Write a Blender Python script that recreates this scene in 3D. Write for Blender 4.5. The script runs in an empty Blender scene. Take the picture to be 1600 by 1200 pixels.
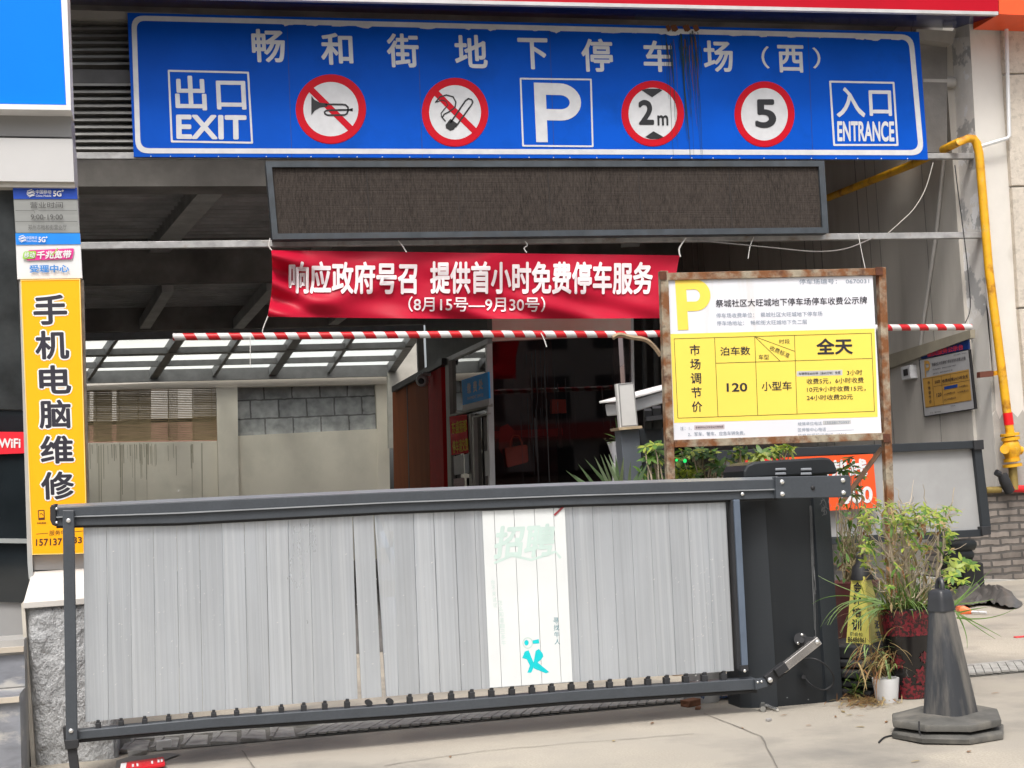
import bpy, bmesh, math, random
from mathutils import Vector, Matrix, noise

random.seed(11)
SC = bpy.context.scene
COL = SC.collection
R = math.radians

# ------------------------------------------------------------------ camera
FPX = 2200.0                       # focal length in pixels of the 1600 px wide photograph
YAW = math.atan(FPX / 9300.0)
PITCH = math.atan(160.0 / FPX)
ROLL = 0.052
EYE = Vector((0, 0, 1.25))
fwd = Vector((math.sin(YAW) * math.cos(PITCH), math.cos(YAW) * math.cos(PITCH), math.sin(PITCH)))
_r = fwd.cross(Vector((0, 0, 1))).normalized()
_u = _r.cross(fwd)
right = _r * math.cos(ROLL) - _u * math.sin(ROLL)
up = _u * math.cos(ROLL) + _r * math.sin(ROLL)
cd = bpy.data.cameras.new('camera')
cam = bpy.data.objects.new('camera', cd)
COL.objects.link(cam)
cd.sensor_fit = 'HORIZONTAL'
cd.sensor_width = 36
cd.lens = 36 * FPX / 1600
cd.clip_start = 0.05
cd.clip_end = 600
mw = Matrix.Identity(4)
for i, v in enumerate((right, up, -fwd)):
    mw[0][i], mw[1][i], mw[2][i] = v
mw.translation = EYE
cam.matrix_world = mw
SC.camera = cam

# ------------------------------------------------------------------ light
w = bpy.data.worlds.new('World')
SC.world = w
w.use_nodes = True
nt = w.node_tree
sky = nt.nodes.new('ShaderNodeTexSky')
sky.sky_type = 'NISHITA'
sky.sun_disc = False
SUN_EL, SUN_AZ = R(58), R(200)      # azimuth clockwise from +Y: behind the camera and to its left
sky.sun_elevation = SUN_EL
sky.sun_rotation = SUN_AZ
sky.air_density = 1.0
sky.dust_density = 6.0
sky.ozone_density = 0.6
hs = nt.nodes.new('ShaderNodeHueSaturation')
hs.inputs['Saturation'].default_value = 0.45
nt.links.new(sky.outputs[0], hs.inputs['Color'])
nt.links.new(hs.outputs[0], nt.nodes['Background'].inputs[0])
nt.nodes['Background'].inputs[1].default_value = 0.15
sd = bpy.data.lights.new('sun', 'SUN')
sd.energy = 1.5
sd.angle = R(14)
sd.color = (1, 0.96, 0.9)
so = bpy.data.objects.new('sun', sd)
COL.objects.link(so)
sdir = Vector((math.sin(SUN_AZ) * math.cos(SUN_EL), math.cos(SUN_AZ) * math.cos(SUN_EL), math.sin(SUN_EL)))
so.rotation_euler = (-sdir).to_track_quat('-Z', 'Y').to_euler()
so.location = sdir * 30
SC.view_settings.view_transform = 'Standard'
SC.view_settings.look = 'None'
SC.view_settings.gamma = 1
SC.view_settings.exposure = 0.55

# ------------------------------------------------------------------ helpers
def ray(x, y):
    return fwd + right * ((x - 800) / FPX) + up * ((600 - y) / FPX)

class Pl:
    """A plane in the place; at() finds where the line of sight of a photo pixel meets it."""
    def __init__(s, p, n):
        s.p, s.n = Vector(p), Vector(n).normalized()
    def at(s, x, y, off=0.0):
        d = ray(x, y)
        return EYE + d * ((s.p + s.n * off - EYE).dot(s.n) / d.dot(s.n))

def PY(y): return Pl((0, y, 0), (0, -1, 0))
def PX(x): return Pl((x, 0, 0), (-1, 0, 0))
def PZ(z): return Pl((0, 0, z), (0, 0, 1))
def P3(a, b, c):
    n = (b - a).cross(c - a)
    if n.dot(EYE - a) < 0: n = -n
    return Pl(a, n)
def G(x, y, z=0.0): return PZ(z).at(x, y)

_tc = {}
def glyphs(s, res=3):
    k = (s, res)
    if k not in _tc:
        cu = bpy.data.curves.new('t', 'FONT')
        cu.body = s
        cu.size = 1
        cu.resolution_u = res
        o = bpy.data.objects.new('t', cu)
        COL.objects.link(o)
        dg = bpy.context.evaluated_depsgraph_get()
        dg.update()
        m = bpy.data.meshes.new_from_object(o.evaluated_get(dg))
        vs = [(v.co.x, v.co.y) for v in m.vertices]
        fs = [tuple(p.vertices) for p in m.polygons]
        bpy.data.objects.remove(o)
        bpy.data.meshes.remove(m)
        bpy.data.curves.remove(cu)
        x0, x1 = min(v[0] for v in vs), max(v[0] for v in vs)
        y0, y1 = min(v[1] for v in vs), max(v[1] for v in vs)
        _tc[k] = ([((a - x0) / max(1e-6, x1 - x0), (b - y0) / max(1e-6, y1 - y0)) for a, b in vs], fs, x1 - x0, y1 - y0)
    return _tc[k]

def lerp(a, b, t): return tuple(p + (q - p) * t for p, q in zip(a, b))
def quad(q, u, v):
    """q = TL, TR, BR, BL; v counted upward"""
    return lerp(lerp(q[3], q[2], u), lerp(q[0], q[1], u), v)
def rect(x0, y0, x1, y1, s=0.0, k=0.0):
    """slope s: right end lowered by s*width; k: bottom shifted right by k*height"""
    d = s * (x1 - x0); e = k * (y1 - y0)
    return ((x0, y0), (x1, y0 + d), (x1 + e, y1 + d), (x0 + e, y1))
def circle(cx, cy, rx, ry, n=40, a0=0.0, a1=2 * math.pi, closed=True):
    m = n if closed else n + 1
    return [(cx + rx * math.cos(a0 + (a1 - a0) * i / n), cy + ry * math.sin(a0 + (a1 - a0) * i / n)) for i in range(m)]

class MB:
    def __init__(s): s.v, s.f, s.m = [], [], []
    def add(s, vs, fs, m=0):
        b = len(s.v)
        s.v += [Vector(v) for v in vs]
        s.f += [tuple(b + i for i in f) for f in fs]
        s.m += [m] * len(fs)
        return s
    def prism(s, a, b, m=0):
        n = len(a)
        s.add(list(a) + list(b), [tuple(range(n)), tuple(range(2 * n - 1, n - 1, -1))] +
              [(i, n + i, n + (i + 1) % n, (i + 1) % n) for i in range(n)], m)
        return s
    def plate(s, px, pl, off=0.0, th=0.0, m=0):
        a = [pl.at(x, y, off) for x, y in px]
        if th == 0: s.add(a, [tuple(range(len(a)))], m)
        else: s.prism(a, [p - pl.n * th for p in a], m)
        return s
    def ring(s, po, pi, pl, off=0.0, m=0, th=0.0):
        n = len(po)
        a = [pl.at(x, y, off) for x, y in po]
        b = [pl.at(x, y, off) for x, y in pi]
        s.add(a + b, [(i, (i + 1) % n, n + (i + 1) % n, n + i) for i in range(n)], m)
        if th:
            c = [p - pl.n * th for p in a]; d = [p - pl.n * th for p in b]
            s.add(a + c, [(i, (i + 1) % n, n + (i + 1) % n, n + i) for i in range(n)], m)
            s.add(b + d, [(i, (i + 1) % n, n + (i + 1) % n, n + i) for i in range(n)], m)
        return s
    def stroke(s, pts, wd, pl, off=0.0, m=0, closed=False):
        """a flat line of width wd px through px points"""
        n = len(pts); L = []; Rr = []
        for i in range(n):
            p = pts[i]
            a = pts[(i - 1) % n] if (closed or i > 0) else p
            b = pts[(i + 1) % n] if (closed or i < n - 1) else p
            dx, dy = b[0] - a[0], b[1] - a[1]
            l = math.hypot(dx, dy) or 1
            nx, ny = -dy / l * wd / 2, dx / l * wd / 2
            L.append(pl.at(p[0] + nx, p[1] + ny, off)); Rr.append(pl.at(p[0] - nx, p[1] - ny, off))
        k = n if closed else n - 1
        s.add(L + Rr, [(i, (i + 1) % n, n + (i + 1) % n, n + i) for i in range(k)], m)
        return s
    def text(s, t, q, pl, off=0.003, m=0, bold=0.0, res=3, warp=None):
        """lettering inside the px quad q; heavier strokes are overlapping copies a hair apart"""
        vs, fs, wd, ht = glyphs(t, res)
        sh = [(0, 0)]
        for rr in ([bold] if bold < .05 else [bold * .5, bold]):
            if bold > .003: sh += [(rr * math.cos(k * math.pi / 4), rr * math.sin(k * math.pi / 4)) for k in range(8)]
        bx_, by_ = bold / (wd + 2 * bold), bold / (ht + 2 * bold)
        for i, (dx, dy) in enumerate(sh):
            P = []
            for u, v in vs:
                u = bx_ + u * (1 - 2 * bx_) + dx / (wd + 2 * bold); v = by_ + v * (1 - 2 * by_) + dy / (ht + 2 * bold)
                x, y = quad(q, u, v)
                P.append(pl.at(x, y, off + i * .00005 + (warp(x, y) if warp else 0)))
            s.add(P, fs, m)
        return s
    def box(s, lo, hi, m=0):
        x0, y0, z0 = lo; x1, y1, z1 = hi
        s.prism([(x0, y0, z0), (x1, y0, z0), (x1, y0, z1), (x0, y0, z1)],
                [(x0, y1, z0), (x1, y1, z0), (x1, y1, z1), (x0, y1, z1)], m)
        return s
    def bar(s, p, q, wd, ht, m=0, upv=(0, 0, 1)):
        p, q = Vector(p), Vector(q)
        d = (q - p).normalized(); u_ = Vector(upv)
        sd_ = d.cross(u_)
        if sd_.length < 1e-4: sd_ = d.cross(Vector((0, 1, 0)))
        sd_.normalize(); u_ = sd_.cross(d)
        c = [(-1, -1), (1, -1), (1, 1), (-1, 1)]
        s.prism([p + sd_ * a * wd / 2 + u_ * b * ht / 2 for a, b in c],
                [q + sd_ * a * wd / 2 + u_ * b * ht / 2 for a, b in c], m)
        return s
    def tube(s, pts, r, n=8, m=0, cap=True):
        pts = [Vector(p) for p in pts]
        rr = r if hasattr(r, '__len__') else [r] * len(pts)
        vs = []; fs = []; prev = None
        for i, p in enumerate(pts):
            a = pts[max(i - 1, 0)]; b = pts[min(i + 1, len(pts) - 1)]
            d = (b - a).normalized()
            if prev is None:
                t = Vector((0, 0, 1)) if abs(d.z) < .9 else Vector((1, 0, 0))
                x = d.cross(t).normalized()
            else:
                x = (prev - d * prev.dot(d)).normalized()
            prev = x; y = d.cross(x)
            for k in range(n):
                an = 2 * math.pi * k / n
                vs.append(p + (x * math.cos(an) + y * math.sin(an)) * rr[i])
        for i in range(len(pts) - 1):
            for k in range(n):
                fs.append((i * n + k, i * n + (k + 1) % n, (i + 1) * n + (k + 1) % n, (i + 1) * n + k))
        if cap:
            fs.append(tuple(range(n - 1, -1, -1))); fs.append(tuple(range((len(pts) - 1) * n, len(pts) * n)))
        s.add(vs, fs, m)
        return s
    def lathe(s, prof, c, n=24, m=0, cap=True, sq=None, rot=0.0):
        """prof: (z, r); sq: superellipse exponent for a rounded square section"""
        vs = []; fs = []
        c = Vector(c)
        for z, r_ in prof:
            for k in range(n):
                an = 2 * math.pi * k / n
                ca, sa = math.cos(an), math.sin(an)
                q = r_ if not sq else r_ / ((abs(ca) ** sq + abs(sa) ** sq) ** (1 / sq))
                a2 = an + rot
                vs.append(c + Vector((math.cos(a2) * q, math.sin(a2) * q, z)))
        for i in range(len(prof) - 1):
            for k in range(n):
                fs.append((i * n + k, i * n + (k + 1) % n, (i + 1) * n + (k + 1) % n, (i + 1) * n + k))
        if cap:
            fs.append(tuple(range(n - 1, -1, -1))); fs.append(tuple(range((len(prof) - 1) * n, len(prof) * n)))
        s.add(vs, fs, m)
        return s
    def dome(s, c, n_, r, m=0):
        """a small round bolt head bulging along n_"""
        c = Vector(c); n_ = Vector(n_).normalized()
        t = n_.cross(Vector((0, 0, 1)));
        if t.length < .01: t = Vector((1, 0, 0))
        t.normalize(); b = n_.cross(t)
        vs = []; N = 10
        for h, q in ((0, 1), (.45, .85), (.7, .5)):
            for k in range(N):
                a = 2 * math.pi * k / N
                vs.append(c + n_ * r * h + (t * math.cos(a) + b * math.sin(a)) * r * q)
        fs = [(i * N + k, i * N + (k + 1) % N, (i + 1) * N + (k + 1) % N, (i + 1) * N + k) for i in range(2) for k in range(N)]
        fs.append(tuple(range(2 * N, 3 * N)))
        s.add(vs, fs, m)
        return s
    def leaf(s, base, d, L, wd, droop=.3, m=0, seg=3, tip=0.05, nrm=None):
        """one leaf blade: a strip along a drooping curve"""
        base = Vector(base); d = Vector(d).normalized()
        sd_ = d.cross(nrm if nrm else Vector((0, 0, 1)))
        if sd_.length < .05: sd_ = d.cross(Vector((1, .3, 0)))
        sd_.normalize()
        vs = []; p = base.copy(); dd = d.copy()
        prof = {2: (.5, 1, tip), 3: (.35, 1, .8, tip), 4: (.4, .9, 1, .7, tip), 5: (.6, .9, 1, .9, .6, tip), 6: (.7, 1, 1, .9, .75, .5, tip)}[seg]
        for i in range(seg + 1):
            vs += [p - sd_ * wd * prof[i] / 2, p + sd_ * wd * prof[i] / 2]
            dd = (dd + Vector((0, 0, -droop / seg))).normalized()
            p = p + dd * (L / seg)
        s.add(vs, [(2 * i, 2 * i + 1, 2 * i + 3, 2 * i + 2) for i in range(seg)], m)
        return s
    def build(s, name, mats, parent=None, loc=None, smooth=False, bevel=0.0, base=False):
        me = bpy.data.meshes.new(name)
        if parent is not None: o0 = parent.location.copy()
        elif loc is not None: o0 = Vector(loc)
        else:
            xs = [v.x for v in s.v]; ys = [v.y for v in s.v]; zs = [v.z for v in s.v]
            o0 = Vector(((min(xs) + max(xs)) / 2, (min(ys) + max(ys)) / 2, min(zs)))
        me.from_pydata([v - o0 for v in s.v], [], s.f)
        if not isinstance(mats, (list, tuple)): mats = [mats]
        for mt in mats: me.materials.append(mt)
        me.polygons.foreach_set('material_index', s.m)
        bm = bmesh.new(); bm.from_mesh(me)
        bmesh.ops.recalc_face_normals(bm, faces=bm.faces)
        bm.to_mesh(me); bm.free()
        if smooth:
            me.polygons.foreach_set('use_smooth', [True] * len(me.polygons))
            try: me.set_sharp_from_angle(angle=R(40))
            except Exception: pass
        me.update()
        o = bpy.data.objects.new(name, me)
        COL.objects.link(o)
        if parent is not None: o.parent = root_of(parent) if False else parent
        else: o.location = o0
        if bevel:
            b = o.modifiers.new('bevel', 'BEVEL')
            b.width = bevel; b.segments = 2; b.limit_method = 'ANGLE'; b.angle_limit = R(40)
        return o

def sub(mb, name, mats, part, thing_, **k):
    """a sub-part: its vertices are given in the place, its parent is a part of thing_"""
    o = mb.build(name, mats, thing_, **k)
    o.parent = part
    return o
def thing(name, label, cat, loc, group=None):
    o = bpy.data.objects.new(name, None)
    COL.objects.link(o)
    o.location = loc
    o.empty_display_size = .1
    return tag(o, label, cat, group)
def tag(o, label, cat, group=None, kind=None):
    if label: o['label'] = label
    if cat: o['category'] = cat
    if group: o['group'] = group
    if kind: o['kind'] = kind
    return o
def struct(o, kind='structure'):
    o['kind'] = kind
    return o

# ------------------------------------------------------------------ materials
def lin(r, g, b):
    f = lambda c: (c / 255 / 12.92) if c / 255 <= .04045 else ((c / 255 + .055) / 1.055) ** 2.4
    return (f(r), f(g), f(b))
_mi = [0]
def M(name, col, rough=.5, metal=0.0, var=.12, scale=5.0, stretch=(1, 1, 1), col2=None, thr=None, soft=.08, col3=None, thr3=None,
      scale2=None, stretch2=(1, 1, 1), bump=0.0, bscale=60.0, bstretch=(1, 1, 1), spec=.5, rvar=0.0, detail=6.0, alpha=None, sub_=0.0, fine=0.0, bdist=.01, each=0.0):
    m = bpy.data.materials.new(name)
    m.use_nodes = True
    N = m.node_tree.nodes; Lk = m.node_tree.links
    b = N['Principled BSDF']
    b.inputs['Roughness'].default_value = rough
    b.inputs['Metallic'].default_value = metal
    b.inputs['Specular IOR Level'].default_value = spec
    tc = N.new('ShaderNodeTexCoord')
    _mi[0] += 1
    def nz(sc, st, det=detail, ofs=0):
        mp = N.new('ShaderNodeMapping')
        mp.inputs['Scale'].default_value = st
        mp.inputs['Location'].default_value = (_mi[0] * 3.7 + ofs, _mi[0] * 1.3, ofs)
        Lk.new(tc.outputs['Object'], mp.inputs['Vector'])
        n = N.new('ShaderNodeTexNoise')
        n.inputs['Scale'].default_value = sc
        n.inputs['Detail'].default_value = det
        n.inputs['Roughness'].default_value = .6
        Lk.new(mp.outputs[0], n.inputs['Vector'])
        return n.outputs['Fac']
    def ramp(fac, a, b_):
        r_ = N.new('ShaderNodeMapRange')
        r_.inputs['From Min'].default_value = a
        r_.inputs['From Max'].default_value = b_
        Lk.new(fac, r_.inputs['Value'])
        return r_.outputs[0]
    def mix(fac, A, B):
        x = N.new('ShaderNodeMix'); x.data_type = 'RGBA'
        if isinstance(fac, float): x.inputs[0].default_value = fac
        else: Lk.new(fac, x.inputs[0])
        for i, c in ((6, A), (7, B)):
            if isinstance(c, tuple): x.inputs[i].default_value = (*c[:3], 1)
            else: Lk.new(c, x.inputs[i])
        return x.outputs[2]
    n1 = nz(scale, stretch)
    lo = tuple(c * (1 - var) for c in col); hi = tuple(min(1, c * (1 + var)) for c in col)
    out = mix(ramp(n1, .3, .7), lo, hi)
    if fine:
        n4 = nz(90.0, (1, 1, 1), 3.0, 5)
        out = mix(ramp(n4, .35, .65), out, mix(fine, out, (0, 0, 0)))
    if col2 is not None:
        n2 = nz(scale2 or scale * .7, stretch2, 8.0, 7)
        t = .55 if thr is None else thr
        out = mix(ramp(n2, t - soft, t + soft), out, col2)
    if col3 is not None:
        n3 = nz((scale2 or scale) * 1.9, stretch2, 8.0, 13)
        t = .6 if thr3 is None else thr3
        out = mix(ramp(n3, t - soft, t + soft), out, col3)
    if each:                       # a little lighter or darker from one piece to the next
        oi = N.new('ShaderNodeObjectInfo')
        rr = N.new('ShaderNodeMapRange')
        rr.inputs['To Min'].default_value = 1 - each; rr.inputs['To Max'].default_value = 1 + each
        Lk.new(oi.outputs['Random'], rr.inputs['Value'])
        vm = N.new('ShaderNodeVectorMath'); vm.operation = 'SCALE'
        Lk.new(out, vm.inputs[0]); Lk.new(rr.outputs[0], vm.inputs['Scale'])
        out = vm.outputs[0]
    Lk.new(out, b.inputs['Base Color'])
    if rvar:
        rr = N.new('ShaderNodeMapRange')
        rr.inputs['From Min'].default_value = .3; rr.inputs['From Max'].default_value = .7
        rr.inputs['To Min'].default_value = max(.02, rough - rvar); rr.inputs['To Max'].default_value = min(1, rough + rvar)
        Lk.new(nz(scale * 1.7, stretch, 6, 21), rr.inputs['Value'])
        Lk.new(rr.outputs[0], b.inputs['Roughness'])
    if bump:
        bp = N.new('ShaderNodeBump')
        bp.inputs['Strength'].default_value = min(1, bump)
        bp.inputs['Distance'].default_value = bdist
        Lk.new(nz(bscale, bstretch, 5, 31), bp.inputs['Height'])
        Lk.new(bp.outputs[0], b.inputs['Normal'])
    return m

def glass(name, tint=(.1, .11, .12), refl=.12, rough=.02):
    m = bpy.data.materials.new(name)
    m.use_nodes = True
    N = m.node_tree.nodes; Lk = m.node_tree.links
    N.remove(N['Principled BSDF'])
    t = N.new('ShaderNodeBsdfTransparent'); t.inputs[0].default_value = (*tint, 1)
    g = N.new('ShaderNodeBsdfGlossy'); g.inputs['Roughness'].default_value = rough
    f = N.new('ShaderNodeFresnel'); f.inputs[0].default_value = 1.5
    a = N.new('ShaderNodeMath'); a.operation = 'MULTIPLY'; a.inputs[1].default_value = refl / .04
    Lk.new(f.outputs[0], a.inputs[0])
    c = N.new('ShaderNodeClamp'); Lk.new(a.outputs[0], c.inputs[0])
    x = N.new('ShaderNodeMixShader')
    Lk.new(c.outputs[0], x.inputs[0]); Lk.new(t.outputs[0], x.inputs[1]); Lk.new(g.outputs[0], x.inputs[2])
    Lk.new(x.outputs[0], N['Material Output'].inputs[0])
    return m

def translucent(name, col, tr=.7, clear=.5):
    m = bpy.data.materials.new(name)
    m.use_nodes = True
    N = m.node_tree.nodes; Lk = m.node_tree.links
    b = N['Principled BSDF']
    b.inputs['Base Color'].default_value = (*col, 1); b.inputs['Roughness'].default_value = .35
    t = N.new('ShaderNodeBsdfTranslucent'); t.inputs[0].default_value = (*col, 1)
    x = N.new('ShaderNodeMixShader'); x.inputs[0].default_value = tr
    Lk.new(b.outputs[0], x.inputs[1]); Lk.new(t.outputs[0], x.inputs[2])
    tp_ = N.new('ShaderNodeBsdfTransparent'); tp_.inputs[0].default_value = (*col, 1)
    y = N.new('ShaderNodeMixShader'); y.inputs[0].default_value = clear
    Lk.new(x.outputs[0], y.inputs[1]); Lk.new(tp_.outputs[0], y.inputs[2])
    Lk.new(y.outputs[0], N['Material Output'].inputs[0])
    return m

def stripes(name, a, b, dirv, period, duty=.5, rough=.4):
    """painted diagonal bands, in the object's own coordinates"""
    m = bpy.data.materials.new(name)
    m.use_nodes = True
    N = m.node_tree.nodes; Lk = m.node_tree.links
    bs = N['Principled BSDF']; bs.inputs['Roughness'].default_value = rough
    tc = N.new('ShaderNodeTexCoord')
    d = N.new('ShaderNodeVectorMath'); d.operation = 'DOT_PRODUCT'
    Lk.new(tc.outputs['Object'], d.inputs[0]); d.inputs[1].default_value = tuple(c / period for c in dirv)
    fr = N.new('ShaderNodeMath'); fr.operation = 'FRACT'; Lk.new(d.outputs['Value'], fr.inputs[0])
    gt = N.new('ShaderNodeMath'); gt.operation = 'GREATER_THAN'; Lk.new(fr.outputs[0], gt.inputs[0]); gt.inputs[1].default_value = duty
    x = N.new('ShaderNodeMix'); x.data_type = 'RGBA'; Lk.new(gt.outputs[0], x.inputs[0])
    x.inputs[6].default_value = (*a, 1); x.inputs[7].default_value = (*b, 1)
    nz = N.new('ShaderNodeTexNoise'); nz.inputs['Scale'].default_value = 6
    Lk.new(tc.outputs['Object'], nz.inputs['Vector'])
    y = N.new('ShaderNodeMix'); y.data_type = 'RGBA'; y.blend_type = 'MULTIPLY'; y.inputs[0].default_value = .55; nz.inputs['Detail'].default_value = 8
    Lk.new(x.outputs[2], y.inputs[6]); Lk.new(nz.outputs['Fac'], y.inputs[7])
    Lk.new(y.outputs[2], bs.inputs['Base Color'])
    return m

def brick_mat(name, c1, c2, mortar, bw, bh, mw_=.012, axes='XZ', rough=.85, bump=.6, dirt=None):
    m = bpy.data.materials.new(name)
    m.use_nodes = True
    N = m.node_tree.nodes; Lk = m.node_tree.links
    b = N['Principled BSDF']; b.inputs['Roughness'].default_value = rough
    tc = N.new('ShaderNodeTexCoord')
    sp = N.new('ShaderNodeSeparateXYZ'); Lk.new(tc.outputs['Object'], sp.inputs[0])
    cb = N.new('ShaderNodeCombineXYZ')
    Lk.new(sp.outputs[axes[0]], cb.inputs[0]); Lk.new(sp.outputs[axes[1]], cb.inputs[1])
    br = N.new('ShaderNodeTexBrick')
    br.inputs['Color1'].default_value = (*c1, 1); br.inputs['Color2'].default_value = (*c2, 1); br.inputs['Mortar'].default_value = (*mortar, 1)
    br.inputs['Scale'].default_value = 1; br.inputs['Mortar Size'].default_value = mw_
    br.inputs['Brick Width'].default_value = bw; br.inputs['Row Height'].default_value = bh
    br.inputs['Mortar Smooth'].default_value = .3; br.inputs['Bias'].default_value = 0
    nz = N.new('ShaderNodeTexNoise'); nz.inputs['Scale'].default_value = 7; nz.inputs['Detail'].default_value = 8
    Lk.new(tc.outputs['Object'], nz.inputs['Vector'])
    # jitter the joints a little
    jm = N.new('ShaderNodeVectorMath'); jm.operation = 'SCALE'; jm.inputs['Scale'].default_value = mw_ * 2.6
    Lk.new(nz.outputs['Color'], jm.inputs[0])
    ja = N.new('ShaderNodeVectorMath'); ja.operation = 'ADD'; Lk.new(cb.outputs[0], ja.inputs[0]); Lk.new(jm.outputs[0], ja.inputs[1])
    Lk.new(ja.outputs[0], br.inputs['Vector'])
    y = N.new('ShaderNodeMix'); y.data_type = 'RGBA'; y.blend_type = 'OVERLAY'; y.inputs[0].default_value = .7
    Lk.new(br.outputs['Color'], y.inputs[6]); Lk.new(nz.outputs['Fac'], y.inputs[7])
    Lk.new(y.outputs[2], b.inputs['Base Color'])
    bp = N.new('ShaderNodeBump'); bp.inputs['Strength'].default_value = bump; bp.inputs['Distance'].default_value = .01; bp.invert = True
    Lk.new(br.outputs['Fac'], bp.inputs['Height']); Lk.new(bp.outputs[0], b.inputs['Normal'])
    return m
# ================================================================== shared materials
GREYW = lin(205, 205, 208)
m_white = M('white vinyl', (.66, .67, .68), .35, var=.05)
m_signwhite = M('reflective white', (.60, .61, .63), .4, var=.08, scale=9)
m_blue = M('blue sign sheet', (.0, .078, .50), .55, var=.10, scale=1.2, col2=(.0, .065, .40), thr=.62, scale2=1.5, spec=.12)
m_signred = M('sign red', (.52, .002, .014), .5, var=.06, spec=.2)
m_black = M('sign black', (.012, .012, .014), .45)
m_ink = M('dark ink', (.02, .018, .03), .5)
m_galv = M('galvanised steel', (.36, .36, .36), .55, .3, var=.25, scale=9, col2=(.22, .17, .12), thr=.64, scale2=5)
m_dkframe = M('charcoal coated metal', lin(69, 74, 80), .42, .12, var=.08, scale=8, fine=.1)
m_dkcab = M('black coated cabinet', lin(41, 46, 51), .5, .1, var=.10, scale=3, stretch=(1, 1, .2), fine=.1)
m_dkcab2 = M('dark recess panel', lin(29, 33, 37), .5, .1, var=.12, scale=3, stretch=(3, 3, .3))
m_bolt = M('bright bolt', (.75, .75, .74), .25, .8)
m_rubber = M('black rubber', (.02, .021, .024), .6, var=.3)
m_alu = M('alu profile', (.5, .5, .51), .45, .5, var=.1)
m_string = M('white string', (.7, .69, .66), .8)
m_wire = M('grey cable', (.22, .21, .2), .7)
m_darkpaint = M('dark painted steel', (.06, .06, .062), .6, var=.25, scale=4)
m_rust = M('rusty painted tube', (.33, .285, .21), .65, .1, var=.25, scale=14, col2=(.19, .07, .02), thr=.50, soft=.10, scale2=9, col3=(.07, .025, .012), thr3=.63, bump=.3, bscale=70)

# ================================================================== ground
YF = 13.5                                   # the entrance front
m_ground = M('pale concrete paving', (.43, .388, .318), .85, var=.14, scale=.9, col2=(.315, .288, .245), thr=.50, soft=.09, scale2=.55,
             col3=(.20, .187, .165), thr3=.565, bump=.3, bscale=90, fine=.28)
g = MB().add([(-150, -150, 0), (150, -150, 0), (150, 150, 0), (-150, 150, 0)], [(0, 1, 2, 3)])
struct(g.build('ground', m_ground, loc=(0, 0, 0)))
m_gfloor = M('shaded garage floor', (.11, .105, .10), .8, var=.2, scale=1.2, bump=.2)  # shade of the garage entry is put into this darker floor colour
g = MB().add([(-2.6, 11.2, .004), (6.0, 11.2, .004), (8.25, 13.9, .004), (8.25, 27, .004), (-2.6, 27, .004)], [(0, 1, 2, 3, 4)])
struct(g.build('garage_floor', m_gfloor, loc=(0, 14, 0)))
# joints and cracks in the paving: thin real grooves laid as dark strips
m_crack = M('crack filler', (.16, .145, .125), .9)
cr = MB()
for pts in ([(378, 1172), (398, 1200)], [(600, 1196), (760, 1172), (905, 1160), (1085, 1146)], [(1100, 1114), (1190, 1150), (1215, 1200)]):
    W = []
    for (a, b) in zip(pts, pts[1:]):
        for k in range(6):
            t = k / 6
            W.append(G(a[0] + (b[0] - a[0]) * t + random.uniform(-1, 1), a[1] + (b[1] - a[1]) * t + random.uniform(-.6, .6), .004))
    W.append(G(*pts[-1], .004))
    for a, b in zip(W, W[1:]):
        d = (b - a).cross(Vector((0, 0, 1))).normalized() * random.uniform(.002, .004)
        cr.add([a + d, b + d, b - d, a - d], [(0, 1, 2, 3)])
struct(cr.build('ground_crack', m_crack))

# drain trench with a grating across the entrance
m_pit = M('drain pit', (.17, .165, .15), .9)
m_grate = M('worn concrete grating', (.32, .315, .295), .8, var=.25, scale=12, col2=(.2, .19, .18), thr=.6, bump=.4)
YD0, YD1 = 7.52, 7.88
dr = thing('drain_grate', 'long grey drain grating running across the ground behind the barrier gate', 'drain', (2, 7.7, 0))
x0, x1 = -.5, 9.5
MB().add([(x0, YD0, .004), (x1, YD0, .004), (x1, YD1, .004), (x0, YD1, .004)], [(0, 1, 2, 3)]).build('pit', m_pit, dr)
mb = MB()
mb.bar((x0, YD1 - .02, .012), (x1, YD1 - .02, .012), .05, .02)
mb.build('frame', m_grate, dr)
mb = MB()
x = x0
while x < x1:
    # blocky broken cells at the left end, fine diagonal bars further on
    if x < .55:
        tl = random.uniform(-.006, .008)
        mb.prism([(x, YD0 + .01, .02 + tl), (x + .125, YD0 + .01, .012), (x + .135, YD1 - .06, .014), (x + .01, YD1 - .06, .024)],
                 [(x, YD0 + .01, .005), (x + .125, YD0 + .01, .005), (x + .135, YD1 - .06, .005), (x + .01, YD1 - .06, .005)])
        mb.bar((x, YD0 + .01, .018), (x + .05, YD1 - .06, .024), .02, .012)
        x += .15
    else:
        mb.bar((x, YD0 + .01, .016), (x + .16, YD1 - .05, .016), .044, .009 + random.uniform(0, .003))
        x += .055
mb.build('grating', m_grate, dr)

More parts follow.
